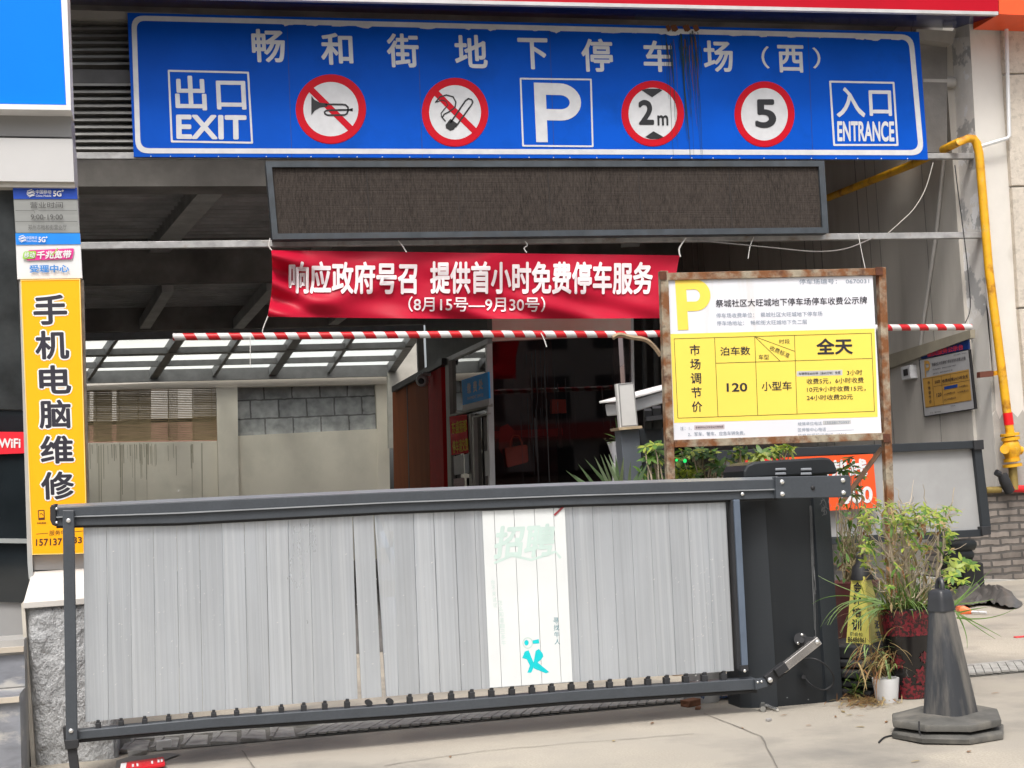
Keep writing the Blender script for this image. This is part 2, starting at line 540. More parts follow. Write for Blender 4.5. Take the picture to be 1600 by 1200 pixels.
# ================================================================== main entrance sign
PF = PY(YF)
def zoom(x0, y0, k): return lambda *p: tuple(v / k + (x0 if i % 2 == 0 else y0) for i, v in enumerate(p))
sg = thing('parking_sign', 'wide blue underground car park entrance sign with white lettering and round traffic symbols', 'sign', PF.at(820, 247))
PANEL = ((199, 20), (1436, 50), (1450, 249), (209, 245))
MB().plate(PANEL, PF, .03, .03).build('panel', m_blue, sg)
def rring(o, wd, rad, n=6):
    """rounded rectangle ring between outer px quad o and the same inset by wd"""
    def rr(q, rad):
        pts = []
        for i in range(4):
            p = Vector(q[i]); a = Vector(q[i - 1]); b = Vector(q[(i + 1) % 4])
            da = (a - p).normalized(); db = (b - p).normalized()
            s_, e = p + da * rad, p + db * rad
            for k in range(n + 1):
                t = k / n
                pts.append(tuple(s_ * (1 - t) ** 2 + p * 2 * t * (1 - t) + e * t * t))
        return pts
    c = [Vector(p) for p in o]
    inn = []
    for i in range(4):
        da = (c[i - 1] - c[i]).normalized(); db = (c[(i + 1) % 4] - c[i]).normalized()
        inn.append(tuple(c[i] + (da + db) * wd))
    return rr(o, rad), rr(inn, max(1, rad - wd * .8))
def rrpoly(q, rad, n=5): return rring(q, 1, rad, n)[0]
BORD = ((205, 24), (1427, 54), (1444, 242.5), (212, 239.5))
a, b = rring(BORD, 8, 20)
MB().ring(a, b, PF, .033).build('border_line', m_signwhite, sg)
mb = MB()
for ch, bb in (('畅', (392, 45, 444, 97)), ('和', (500, 51, 550, 101)), ('街', (603, 52, 653, 105)), ('地', (709, 54, 760, 106)), ('下', (808, 59, 855, 108)),
               ('停', (907, 60, 956, 112)), ('车', (1004, 63, 1050, 112)), ('场', (1098, 63, 1144, 112)), ('（', (1189, 72, 1201, 107)), ('西', (1214, 70, 1255, 113)), ('）', (1269, 74, 1281, 107))):
    mb.text(ch, rect(*bb, .015, .05), PF, .033, 0, .022 if ch not in '（）' else .01, 4)
mb.build('lettering', m_signwhite, sg)
# exit / entrance / parking boxes
mb = MB()
a, b = rring(((262, 109), (389, 112), (395.5, 224.5), (267, 222.5)), 3, 1.5, 2)
mb.ring(a, b, PF, .033)
mb.text('出', rect(272, 118, 321, 172, .01, .05), PF, .033, 0, .02, 4)
mb.text('口', rect(337, 126, 383, 171, .01, .05), PF, .033, 0, .02, 4)
mb.text('EXIT', rect(275, 179, 385, 217, .01, .02), PF, .033, 0, .028, 6)
mb.build('exit_symbol', m_signwhite, sg)
mb = MB()
a, b = rring(((1295.5, 126), (1397.5, 128), (1404, 228), (1302, 228)), 3, 1.5, 2)
mb.ring(a, b, PF, .033)
mb.text('入', rect(1305, 136, 1350, 183, .01, .05), PF, .033, 0, .02, 4)
mb.text('口', rect(1357, 141, 1392, 181, .01, .05), PF, .033, 0, .02, 4)
mb.text('ENTRANCE', rect(1308, 189, 1397, 221, .005, .02), PF, .033, 0, .03, 6)
mb.build('entrance_symbol', m_signwhite, sg)
def letterP(mb, q, pl, off, m, sw=.25):
    """a heavy capital P in quad q: stem and bowl"""
    A = lambda u, v: quad(q, u, v)
    st = [A(0, 0), A(sw, 0), A(sw, 1), A(0, 1)]
    mb.plate(st, pl, off, 0, m)
    out = []; inn = []
    hy = .5 + .0
    vt, vb = 1.0, .37; it, ib = .8, .56
    cx = .55
    out = [A(sw, vt), A(cx, vt)]; inn = [A(sw, it), A(cx, it)]
    for k in range(1, 16):
        t = math.pi / 2 - math.pi * k / 16
        out.append(A(cx + .45 * math.cos(t), (vt + vb) / 2 + (vt - vb) / 2 * math.sin(t)))
        inn.append(A(cx + (.45 - sw * .98) * math.cos(t), (it + ib) / 2 + (it - ib) / 2 * math.sin(t)))
    out += [A(cx, vb), A(sw, vb)]; inn += [A(cx, ib), A(sw, ib)]
    n = len(out)
    for i in range(n - 1):
        mb.plate([out[i], out[i + 1], inn[i + 1], inn[i]], pl, off, 0, m)
mb = MB()
a, b = rring(((812, 121.5), (924.5, 123), (927.5, 230), (816, 229)), 2.6, 1.5, 2)
mb.ring(a, b, PF, .033)
letterP(mb, ((834, 129), (907, 131), (910, 223), (838, 222)), PF, .033, 0, .25)
mb.build('parking_symbol', m_signwhite, sg)
def disc(mb, cx, cy, rx, ry, wx):
    o = circle(cx, cy, rx, ry, 48)
    i = circle(cx, cy, rx - wx, ry - wx, 48)
    mb.plate(circle(cx, cy, rx + 1, ry + 1, 48), PF, .033, 0, 1)
    mb.plate(i, PF, .035, 0, 0)
    mb.ring(o, i, PF, .036, 1)
MS = [m_signwhite, m_signred, m_black]
mb = MB()
disc(mb, 517, 170.5, 54, 53.5, 11)
mb.plate([(481, 142), (488, 135), (553, 199), (546, 206)], PF, .037, 0, 1)
zz = lambda x, y: (400 + x / 2.857, y / 2.857)
bell = [zz(247, 428), zz(262, 446), zz(285, 458), zz(318, 462), zz(318, 476), zz(285, 480), zz(262, 494), zz(247, 514)]
mb.plate(bell, PF, .039, 0, 2)
mb.stroke([zz(310, 466), zz(350, 466), zz(385, 466), zz(400, 468), zz(410, 478), zz(412, 492), zz(405, 508), zz(395, 513), zz(360, 514), zz(320, 514), zz(308, 508), zz(306, 500), zz(312, 494), zz(330, 492), zz(370, 491), zz(432, 490)], 2.8, PF, .039, 2)
mb.plate([zz(418, 486), zz(432, 482), zz(432, 497), zz(418, 494)], PF, .039, 0, 2)
mb.build('no_horn_symbol', MS, sg)
mb = MB()
disc(mb, 711, 175.5, 51, 53, 10.5)
mb.plate([(677, 148), (684, 141), (746, 202), (739, 209)], PF, .037, 0, 1)
mb.stroke([zz(868, 548), zz(935, 450), zz(948, 440), zz(962, 444), zz(968, 455), zz(962, 468), zz(890, 568)], 2.4, PF, .039, 2)
mb.plate([zz(868, 530), zz(898, 552), zz(884, 578), zz(868, 584), zz(848, 572), zz(846, 558)], PF, .039, 0, 2)
mb.stroke([zz(800, 458), zz(822, 432), zz(850, 424), zz(880, 432), zz(892, 455), zz(888, 480), zz(860, 500), zz(840, 510), zz(832, 525), zz(846, 542)], 2.2, PF, .039, 2)
mb.stroke([zz(806, 456), zz(830, 446), zz(848, 452), zz(856, 470), zz(838, 490), zz(826, 506), zz(830, 525)], 1.6, PF, .039, 2)
mb.build('no_smoking_symbol', MS, sg)
mb = MB()
disc(mb, 1020, 177.5, 48, 50.5, 10)
mb.text('2', rect(997, 156, 1021, 195, 0, .03), PF, .039, 2, .03, 6)
mb.text('m', rect(1027, 180, 1044, 196, 0, .03), PF, .039, 2, .02, 6)
mb.plate([(1002, 140.5), (1012, 138.5), (1030, 138.5), (1035, 141), (1019, 152)], PF, .039, 0, 2)
mb.plate([(1008, 214), (1021, 205), (1037, 214), (1029, 217), (1016, 217)], PF, .039, 0, 2)
mb.build('height_limit_symbol', MS, sg)
mb = MB()
disc(mb, 1194.5, 178.5, 46, 50.5, 9.5)
mb.text('5', rect(1179, 155, 1212, 200, 0, .03), PF, .039, 2, .028, 6)
mb.build('speed_limit_symbol', MS, sg)
# rusty run-off streaks and peeled film along the top edge
m_streak = M('dark green run-off', (.008, .035, .04), .8)
m_streak2 = M('rust run-off', (.13, .045, .015), .8)
mb = MB()
for k in range(46):
    x = random.gauss(1076, 12) if k < 36 else random.gauss(1048, 9)
    y = 46 + random.uniform(0, 30)
    e = min(246, y + random.expovariate(1 / 75.) + 25)
    w_ = random.uniform(.5, 1.3)
    L = []; Rr = []
    n = 7
    for i in range(n + 1):
        t = i / n
        yy = y + (e - y) * t
        xx = x + (yy - 50) * .07 + math.sin(t * 5 + k) * 1.3
        ww = w_ * (1 - t * .7)
        L.append((xx - ww / 2, yy)); Rr.append((xx + ww / 2, yy))
    mb.plate(L + Rr[::-1], PF, .041 + k * .00005, 0, 1 if (random.random() < .3) else 0)
mb.build('water_stain', [m_streak, m_streak2], sg)
m_seamb = M('sheet seam', (.0, .035, .26), .5)
mb = MB()
for x in (448, 652, 858, 1262):
    mb.plate([(x, 27 + (x - 205) * .0247), (x + 1, 27 + (x - 205) * .0247), (x + 8.5, 246), (x + 7.5, 246)], PF, .0315)
mb.build('sheet_seam', m_seamb, sg)
mb = MB()
for k in range(26):
    x = random.uniform(415, 1400)
    yc = 27 + (x - 205) * .0247
    wd = random.uniform(8, 34); h = random.uniform(2, 5)
    pts = [(x + wd * (.5 * math.cos(a_)) * random.uniform(.6, 1.2), yc + 4 + h * math.sin(a_) * random.uniform(.4, 1)) for a_ in [i * math.pi / 5 for i in range(10)]]
    mb.plate(pts, PF, .042 + k * .0001, 0, 0)
for k in range(9):
    x = random.uniform(1035, 1088)
    mb.plate([(x, 41), (x + 5, 38), (x + 9, 46), (x + 4, 50)], PF, .045 + k * .0001, 0, 1)
for x in range(230, 1440, 37):
    y = 247 + (x - 209) * .0032
    mb.plate(circle(x + random.uniform(-6, 6), y - 3, 1, 1, 6), PF, .034, 0, 0)
mb.build('peeling_film', [m_signwhite, m_streak2], sg)

# ================================================================== fascia over the sign
m_fred = M('red fascia sheet', (.42, .0, .012), .5, spec=.2, var=.06, scale=2)
m_forange = M('orange fascia sheet', lin(235, 85, 35), .4, var=.06)
m_soffit = M('glossy navy soffit', (.012, .026, .13), .12, .22, var=.2, scale=3, spec=.15)
m_trim = M('pale aluminium trim', (.55, .54, .54), .4, .3)
PFF = PY(YF - .55)
fa = thing('fascia_canopy', 'red fascia with glossy navy underside above the blue entrance sign', 'canopy', PFF.at(900, 20))
MB().plate([(60, -190), (1560, -160), (1560, 18), (60, -14)], PFF, .03, .03).build('front_sheet', m_fred, fa)
MB().plate([(60, -14), (1560, 18), (1560, 23), (60, -8)], PFF, .034, .05).build('edge_trim', m_trim, fa)
sA, sB = PFF.at(60, -9, 0), PFF.at(1560, 23, 0)
sC, sD = PF.at(1556, 46, -.3), PF.at(60, 6, -.3)
MB().prism([sA, sB, sC, sD], [p + Vector((0, 0, .05)) for p in (sA, sB, sC, sD)]).build('soffit', m_soffit, fa)
f2 = MB().plate([(1561, -160), (1760, -150), (1760, 30), (1561, 22)], PFF, .02, .5)
tag(f2.build('shop_fascia', m_forange), 'orange fascia end beside the red fascia at the top right corner', 'fascia')

# ================================================================== LED board, steel rails, banner, striped bar
PL = PY(YF - .14)
m_led = M('dusty led mesh', (.044, .036, .032), .9, var=.25, scale=2, stretch=(3, 1, .5), col2=(.066, .055, .048), thr=.58, soft=.16, scale2=9, stretch2=(6, 1, 1.0),
          col3=(.085, .068, .054), thr3=.66, spec=.2, bump=.8, bscale=1, bstretch=(.4, .4, 140), fine=.5)
m_ledfr = M('grey led frame', (.055, .066, .078), .5, .2, var=.25, scale=6, col2=(.055, .06, .065), thr=.58)
LB = ((415, 252), (1288, 251), (1295, 364), (426, 374))
ld = thing('led_board', 'dark unlit led message board hung under the blue sign', 'display board', PL.at(860, 372))
def inset(q, d):
    c = [Vector(p) for p in q]
    out = []
    for i in range(4):
        da = (c[i - 1] - c[i]).normalized(); db = (c[(i + 1) % 4] - c[i]).normalized()
        out.append(tuple(c[i] + (da + db) * d))
    return out
MB().ring(list(LB), inset(LB, 9), PL, .03, 0, .17).build('frame', m_ledfr, ld, bevel=.004)
MB().plate(inset(LB, 8), PL, .0, .12).build('screen', m_led, ld)
m_ledseam = M('module seam', (.022, .019, .018), .8)
mb = MB()
for t in (.17, .335, .50, .665, .83):
    x = 426 + 858 * t
    mb.plate([(x, 263), (x + 1.2, 263), (x + 7.2, 361), (x + 6, 361)], PL, .002)
mb.build('module_seam', m_ledseam, ld)

def tubebeam(name, px0, px1, h, lab, y=YF, mat=None):
    p = PY(y)
    mb = MB().plate([(px0[0], px0[1]), (px1[0], px1[1]), (px1[0], px1[1] + h * .85), (px0[0], px0[1] + h)], p, .03, .07)
    return tag(mb.build(name, mat or m_galv, bevel=.004), lab, 'steel rail')
tubebeam('steel_rail', (60, 379), (1536, 362), 11, 'long galvanised steel rail just above the red banner, below the led board')
tubebeam('steel_rail', (60, 238), (1522, 239), 10, 'galvanised steel rail behind the bottom edge of the blue sign', YF + .06)

PB = PY(YF - .05)
BAN = ((424, 391), (1062, 399), (1058, 497), (418, 495))
def bwarp(x, y):
    u = (x - 420) / 640.; v = (495 - y) / 100.
    d = .03 * math.sin(u * 9 + v * 2.2) + .012 * math.sin(u * 23 - v * 6) + .010 * math.sin(u * 41 + v * 3)
    c = math.exp(-((u - .0) ** 2) * 60)
    d += .05 * c * math.sin((v * 1.6 + u * 4) * 9)
    c2 = math.exp(-((u - .6) ** 2) * 8) * max(0, 1 - v * 2.2)
    d += .04 * c2 * math.sin(u * 26 + v * 14)
    # two sharp diagonal creases from the tie points at the left end
    for (s_, o_) in ((-.62, 1.0), (.75, -.02), (-.2, .98)):
        dist = v - (o_ + s_ * u * 2.4)
        d += .055 * math.exp(-(dist * 7) ** 2) * math.exp(-u * 3.2)
    return d
m_ban = M('red banner cloth', (.60, .008, .040), .45, var=.06, scale=4, spec=.3)
_N = m_ban.node_tree.nodes; _L = m_ban.node_tree.links
_t = _N.new('ShaderNodeBsdfTranslucent'); _t.inputs[0].default_value = (.62, .006, .02, 1)
_x = _N.new('ShaderNodeMixShader'); _x.inputs[0].default_value = .3
_L.new(_N['Principled BSDF'].outputs[0], _x.inputs[1]); _L.new(_t.outputs[0], _x.inputs[2]); _L.new(_x.outputs[0], _N['Material Output'].inputs[0])
ban = thing('banner', 'red cloth banner with white writing tied under the steel rail', 'banner', PB.at(740, 495))
mb = MB()
NU, NV = 220, 44
vs = []
for j in range(NV + 1):
    for i in range(NU + 1):
        u, v = i / NU, j / NV
        x, y = quad(BAN, u, v)
        # scalloped ends and a slightly sagging edge
        x += (4 * math.sin(v * math.pi) if u < .02 else 0) - (5 * math.sin(v * math.pi) if u > .98 else 0)
        y += 2.0 * math.sin(u * math.pi) * (1 - v) - 1.2 * abs(math.sin(u * math.pi * 3)) * v * 0
        vs.append(PB.at(x, y, bwarp(x, y)))
mb.add(vs, [(j * (NU + 1) + i, j * (NU + 1) + i + 1, (j + 1) * (NU + 1) + i + 1, (j + 1) * (NU + 1) + i) for j in range(NV) for i in range(NU)])
mb.build('cloth', m_ban, ban, smooth=True)
mb = MB()
m_banw = M('banner white print', (.78, .70, .72), .5, var=.03)
mb.text('响应政府号召', rect(451, 408, 652, 459, .006), PB, .014, 0, .03, 3, bwarp)
mb.text('提供首小时免费停车服务', rect(672, 408, 1020, 459, .003), PB, .014, 0, .03, 3, bwarp)
mb.text('（8月15号—9月30号）', rect(638, 463, 852, 487, .003), PB, .014, 0, .012, 3, bwarp)
mb.build('lettering', m_banw, ban)
m_tape = stripes('red white bands', lin(218, 22, 34), (.80, .79, .78), (1, 0, .55), .205, .5)
PT = PY(YF - .28)
mb = MB()
pp = [(270, 526.5), (500, 524.5), (760, 522), (1000, 522.5), (1040, 521), (1380, 512), (1517, 511)]
mb.tube([PT.at(*p) for p in pp], .034, 12)
tag(mb.build('height_limit_bar', m_tape, smooth=True), 'long thin red and white striped height bar hanging across the entrance', 'height bar')
# ties and strings
def strand(name, pts, pl, lab, r=.004, mat=None, cat='string', grp=None):
    ps = [pl.at(*p) for p in pts]
    # smooth
    out = []
    for i in range(len(ps) - 1):
        a = ps[max(i - 1, 0)]; b = ps[i]; c = ps[i + 1]; d = ps[min(i + 2, len(ps) - 1)]
        for k in range(5):
            t = k / 5
            out.append(.5 * ((2 * b) + (c - a) * t + (2 * a - 5 * b + 4 * c - d) * t * t + (3 * b - a - 3 * c + d) * t ** 3))
    out.append(ps[-1])
    return tag(MB().tube(out, r, 5).build(name, mat or m_string, smooth=True), lab, cat, grp)
PS = PY(YF - .1)
strand('tie_string', [(422, 372), (420, 384), (426, 393)], PS, 'string knot at the top left corner of the red banner', .006)
strand('tie_string', [(419, 493), (413, 508), (410, 518), (412, 523)], PS, 'string from the bottom left corner of the banner down to the striped bar', .005)
strand('tie_string', [(622, 376), (628, 383), (635, 394)], PS, 'loose white string end on the rail above the left half of the banner', .006)
strand('tie_string', [(820, 377), (824, 383), (819, 388), (823, 395)], PS, 'looped white string on the rail above the middle of the banner', .006)
strand('tie_string', [(1072, 372), (1066, 380), (1061, 390), (1063, 401)], PS, 'thick white string tying the right end of the banner to the rail', .008)
strand('tie_string', [(845, 520), (850, 530), (854, 542)], PY(YF - .34), 'short white string dangling below the middle of the striped bar', .006)
strand('tie_string', [(391, 522), (391, 574)], PY(YF - .34), 'thin white string hanging straight down from the left part of the striped bar', .004)
strand('tie_string', [(1178, 370), (1172, 385), (1169, 404)], PS, 'thin string hanging from the rail under the right end of the led board', .004)
strand('tie_string', [(1341, 366), (1346, 392), (1352, 420)], PS, 'string hanging from the rail above the right post of the price sign', .004)
strand('hanging_cable', [(1458, 254), (1446, 295), (1428, 326), (1408, 346), (1388, 364)], PS, 'pale cable drooping from the sign corner to the lower steel rail', .0055, M('grimy pale cable', (.42, .40, .36), .8), 'cable')
strand('hanging_cable', [(1090, 376), (1145, 381), (1206, 387), (1272, 393), (1320, 389), (1364, 372)], PS, 'slack brown cable sagging below the rail right of the led board', .006, m_wire, 'cable')
strand('hanging_cable', [(1492, 258), (1497, 300), (1505, 360), (1512, 420), (1516, 480), (1508, 505)], PS, 'dark cable hanging down beside the peeling column', .006, m_rubber, 'cable')
# ================================================================== the garage entrance building
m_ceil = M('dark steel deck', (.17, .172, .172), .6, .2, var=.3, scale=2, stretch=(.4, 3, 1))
m_conc = M('sooty concrete', (.27, .26, .245), .85, var=.3, scale=1.5, col2=(.13, .125, .12), thr=.55, soft=.15, bump=.2)
m_steelb = M('dull grey steel beam', (.5, .5, .49), .6, .1, var=.2, scale=4)
m_plaster = M('grey plaster', (.30, .285, .26), .85, var=.10, scale=1.2, col2=(.22, .205, .18), thr=.62, soft=.12, scale2=2, stretch2=(1, 1, .25), bump=.1)
XR = 8.42
PXR = PX(XR)
gb = thing('garage_building', 'dark open garage entrance with concrete beams and steel deck ceiling', 'building', (3, YF, 0))
XL_, XR_ = -2.6, XR + .02
def zr_(y): return 6.6 - (y - YF - .35) / 8.85 * 1.3          # the roof falls towards the back yard
XM = 5.2                                                     # right end of the low ceiling bays
MB().prism([(XL_ - .1, YF + .35, 6.6), (XR_ + 1.5, YF + .35, 6.6), (XR_ + 1.5, YF + .35, 6.8), (XL_ - .1, YF + .35, 6.8)],
           [(XL_ - .1, 22.7, zr_(22.7)), (XR_ + 1.5, 22.7, zr_(22.7)), (XR_ + 1.5, 22.7, zr_(22.7) + .2), (XL_ - .1, 22.7, zr_(22.7) + .2)]).build('roof', m_conc, gb)
def sidewall(xa, xb):
    P_ = [(8.6 if xa < 0 else YF + .34, 0), (26.9, 0), (26.9, 3.4), (22.7, 3.9), (22.69, zr_(22.69) - .01), (YF + .36, 6.585), (8.6 if xa < 0 else YF + .34, 6.585)]
    return MB().prism([(xa, y, z) for y, z in P_], [(xb, y, z) for y, z in P_])
sidewall(XL_ - .15, XL_).build('side_wall', m_conc, gb)
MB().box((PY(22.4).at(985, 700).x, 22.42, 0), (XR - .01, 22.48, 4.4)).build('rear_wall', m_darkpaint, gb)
# louvre shutter behind the top left corner of the sign
PSH = PY(YF + .12)
m_shut = M('grimy shutter slats', (.30, .30, .29), .5, .2, var=.35, scale=3, stretch=(1, 1, 6), col2=(.05, .05, .05), thr=.6)
mb = MB()
n = 19
for i in range(n):
    if i == 8 or i == 7: continue
    y0 = 32 + (240 - 32) * i / n; h = (240 - 32) / n
    A = [PSH.at(100, y0 + h * .1), PSH.at(270, y0 + h * .1), PSH.at(270, y0 + h * .55), PSH.at(100, y0 + h * .55)]
    mb.prism([A[0] + Vector((0, -.02, 0)), A[1] + Vector((0, -.02, 0)), A[2] + Vector((0, -.05, 0)), A[3] + Vector((0, -.05, 0))],
             [p + Vector((0, .08, .05)) for p in A])
mb.build('shutter_slats', m_shut, gb)
MB().plate([(100, 108), (270, 110), (270, 134), (100, 132)], PSH, .01, .1).build('shutter_beam', m_darkpaint, gb)
MB().plate([(60, 14), (300, 21), (300, 33), (60, 26)], PSH, .12, .2).build('lintel', m_plaster, gb)
MB().plate([(60, 26), (1480, 55), (1480, 238), (60, 238)], PSH, -.12, .05).build('back_plate', m_conc, gb)
# concrete beam A
pA = PY(15.0)
zt, zb_ = pA.at(300, 190).z, pA.at(300, 291).z
MB().box((XL_, 15.0, zb_), (XM, 15.4, zr_(15.4) - .01)).build('concrete_beam', m_conc, gb)
# deck 1
def deck(y0, y1, z0, z1, n):
    mb = MB(); vs = []; fs = []
    for i in range(n * 2 + 1):
        t = i / (n * 2)
        y = y0 + (y1 - y0) * t; z = z0 + (z1 - z0) * t + (.09 if i % 2 else 0)
        vs += [(XL_, y, z), (XM, y, z)]
    fs = [(2 * i, 2 * i + 1, 2 * i + 3, 2 * i + 2) for i in range(n * 2)]
    return mb.add(vs, fs)
z1 = PY(16.7).at(300, 292).z
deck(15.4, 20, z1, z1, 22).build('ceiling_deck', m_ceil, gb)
m_rib = M('deck rib', (.46, .465, .465), .6, var=.3, scale=2)
def ribs(y0, y1, z0, z1, st):
    mb = MB(); y = y0
    while y < y1:
        z = z0 + (z1 - z0) * (y - y0) / (y1 - y0)
        mb.box((XL_, y, z - .05), (XM - .01, y + .05, z + .02)); y += st
    return mb.build('deck_rib', m_rib, gb)
ribs(15.6, 19.9, z1, z1, .24)
z2 = PY(20).at(300, 441).z
ribs(20.4, 22.4, z2 + .11, z2 + .02, .17)
MB().box((XL_, 20.0, z2), (XM, 20.2, zr_(20.2) - .01)).build('concrete_beam', m_conc, gb)
deck(20.2, 22.6, z2 + .12, z2 + .02, 12).build('ceiling_deck', m_ceil, gb)
z3 = PY(22.6).at(300, 516).z
MB().box((XL_, 22.5, z3), (XR_, 22.69, zr_(22.69) - .01)).build('concrete_beam', m_conc, gb)
# steel beams under deck 1 and stub brackets under deck 2 (photo pixel of near and far end, at their depths)
for (n_, f_, w_) in (((332, 262), (248, 392), .28), ((560, 262), (500, 392), .28), ((770, 262), (740, 392), .28), ((1000, 262), (985, 392), .28)):
    p, q = PY(16.0).at(*n_), PY(20.0).at(*f_)
    p.z = q.z = z1 - .10
    MB().bar(p, q, w_, .2).build('steel_beam', m_steelb, gb)
for (n_, f_) in (((262, 448), (226, 506)), ((425, 446), (372, 506)), ((590, 445), (520, 500))):
    p, q = PY(20.3).at(*n_), PY(22.5).at(*f_)
    MB().bar(p, q, .16, .16).build('steel_bracket', m_steelb, gb)
# right inner wall (clad in flat grey panels with seams)
m_rwall = M('dusty grey wall panels', (.56, .535, .49), .75, var=.10, scale=1.0, stretch=(1, 1, .3), col2=(.43, .41, .37), thr=.60, soft=.14, scale2=1.3, stretch2=(2, 2, .25))
m_seam = M('panel seam', (.25, .24, .22), .8)
rw = thing('inner_wall', 'grey panelled inner wall on the right side of the garage entrance', 'wall', (XR, 18, 0))
sidewall(XR, XR + .25).build('panels', m_rwall, rw)
mb = MB()
y = YF + 1.0
while y < 22.4:
    mb.box((XR - .004, y, .1), (XR, y + random.choice((.012, .02)), zr_(y) - .1))
    y += random.choice((.8, 1.1, 1.1, .25))
mb.build('panel_seam', m_seam, rw)
# conduit on that wall
tag(MB().tube([PXR.at(1474, 250, .03), PXR.at(1463, 363, .03), PXR.at(1442, 507, .03), PXR.at(1438, 540, .03)], .022, 8).build('conduit', M('white conduit', (.45, .44, .42), .5), smooth=True),
    'thin white conduit running down the grey inner wall', 'pipe')
m_trunk = M('cream cable trunking', (.34, .31, .24), .6, var=.12)
mb = MB()
a = [PXR.at(1383, 556, .06), PXR.at(1516, 515, .06), PXR.at(1516, 528, .06), PXR.at(1383, 578, .06)]
b2 = [PXR.at(1250, 597, .06), PXR.at(1383, 556, .06), PXR.at(1383, 578, .06), PXR.at(1250, 618, .06)]
mb.prism(a, [p + Vector((.06, 0, 0)) for p in a]); mb.prism(b2, [p + Vector((.06, 0, 0)) for p in b2])
tag(mb.build('cable_trunking', m_trunk), 'cream cable trunking sloping along the inner wall above the small notice board', 'trunking')
bx = thing('sensor_box', 'small white sensor box on the grey inner wall left of the notice board', 'sensor', PXR.at(1415, 593))
MB().plate([(1407, 574), (1421, 570), (1423, 591), (1409, 594)], PXR, .09, .09).build('case', m_white, bx, bevel=.005)
MB().plate([(1411, 578), (1418, 576), (1419, 586), (1412, 588)], PXR, .094, .0).build('lens', m_black, bx)

# ------------------------------------------------ small notice board on the inner wall
m_nblue = M('notice blue', lin(20, 62, 140), .4)
m_nwhite = M('notice grey white', (.42, .42, .43), .45, var=.05)
m_nor = M('notice ochre', (.50, .28, .055), .45, var=.06)
m_nred = M('notice red', lin(200, 50, 70), .45)
PN = Pl((XR, 0, 0), (-1, 0, 0))
zn = lambda x, y: (1425 + x / 8.573, 520 + y / 8.573)
nb = thing('notice_board', 'small ochre and white parking price board under a blue header on the inner wall', 'notice board', PN.at(1484, 652))
MB().plate([zn(90, 362), zn(760, 222), zn(845, 1020), zn(160, 1128)], PN, .04, .03).build('frame', m_black, nb)
MB().plate([zn(103, 370), zn(752, 232), zn(832, 1012), zn(170, 1115)], PN, .044, .0).build('panel', m_nwhite, nb)
MB().plate([zn(115, 285), zn(750, 72), zn(758, 218), zn(122, 352)], PN, .03, .02).build('header', m_nblue, nb)
MB().plate([zn(140, 610), zn(760, 487), zn(798, 905), zn(180, 1008)], PN, .046, .0).build('price_table', m_nor, nb)
mb = MB()
L_ = lambda a, b, w_=.45: mb.stroke([zn(*a), zn(*b)], w_, PN, .048, 0)
for a, b in (((270, 600), (300, 980)), ((390, 580), (420, 960)), ((285, 722), (775, 632)), ((510, 560), (520, 680)), ((145, 622), (760, 510)), ((180, 1000), (795, 900))): L_(a, b)
def nt_(t, x0, y0, x1, y1, s=-.2, bold=.01, mi=0): mb.text(t, [zn(*p) for p in rect(x0, y0, x1, y1, s, .08)], PN, .05, mi, bold, 2)
nt_('便民服务公示台', 195, 255, 680, 330, -.22, .03, 1)
letterP(mb, [zn(*p) for p in rect(162, 375, 238, 590, -.1, .06)], PN, .05, 2, .22)
nt_('祭城社区大旺城地下停车场停车收费公示牌', 262, 405, 715, 452)
nt_('停车场收费单位：祭城社区大旺城地下停车场', 275, 485, 585, 508, -.2, 0)
nt_('停车场地址：畅和街大旺城地下负二层', 278, 540, 540, 562, -.2, 0)
nt_('停车场编号：0670031', 555, 292, 725, 312, -.2, 0)
for ch, yy in zip('市场调节价', (650, 722, 785, 845, 905)): nt_(ch, 205 + (yy - 650) * .09, yy, 238 + (yy - 650) * .09, yy + 42)
nt_('泊车数', 300, 640, 375, 685); nt_('收费标准24小时全天', 402, 625, 750, 672, -.2, .02); nt_('120', 325, 810, 390, 860)
nt_('3小时收费5元', 625, 712, 745, 740); nt_('6小时收费10元', 428, 812, 575, 840); nt_('9小时收费15元', 610, 785, 758, 812); nt_('24小时收费20元', 430, 885, 588, 912)
mb.plate([zn(*p) for p in rect(430, 722, 610, 765, -.2)], PN, .0485, 0, 3)
nt_('经营单位电话', 515, 975, 580, 990, -.15, 0); nt_('军车、警车免费', 240, 1065, 385, 1085, -.15, 0)
mb.build('lettering', [m_ink, m_nred, m_nor, m_nblue], nb)

# ------------------------------------------------ right column, brick base, stone wall
m_colpaint = M('peeling grey column paint', (.74, .72, .69), .8, var=.10, scale=4, col2=(.42, .42, .42), thr=.55, soft=.02, scale2=2.6, col3=(.82, .82, .83), thr3=.58, bump=.3)
m_colwhite = M('white painted render', (.64, .62, .58), .8, var=.06, scale=2, col2=(.50, .47, .43), thr=.64, soft=.06, scale2=1.6, stretch2=(1, 1, .4), bump=.12)
m_colraw = M('bare cement render', (.38, .37, .345), .9, var=.12, scale=5, bump=.3)
cl = thing('entrance_column', 'white render column with a flaking grey side and a yellow gas pipe in front', 'column', PF.at(1560, 770))
fr = [(1514, 30), (1562, 28), (1602, 600), (1616, 772), (1560, 772), (1550, 640), (1543, 480), (1528, 277)]
MB().plate(fr, PF, .0, .34).build('front_render', m_colwhite, cl)
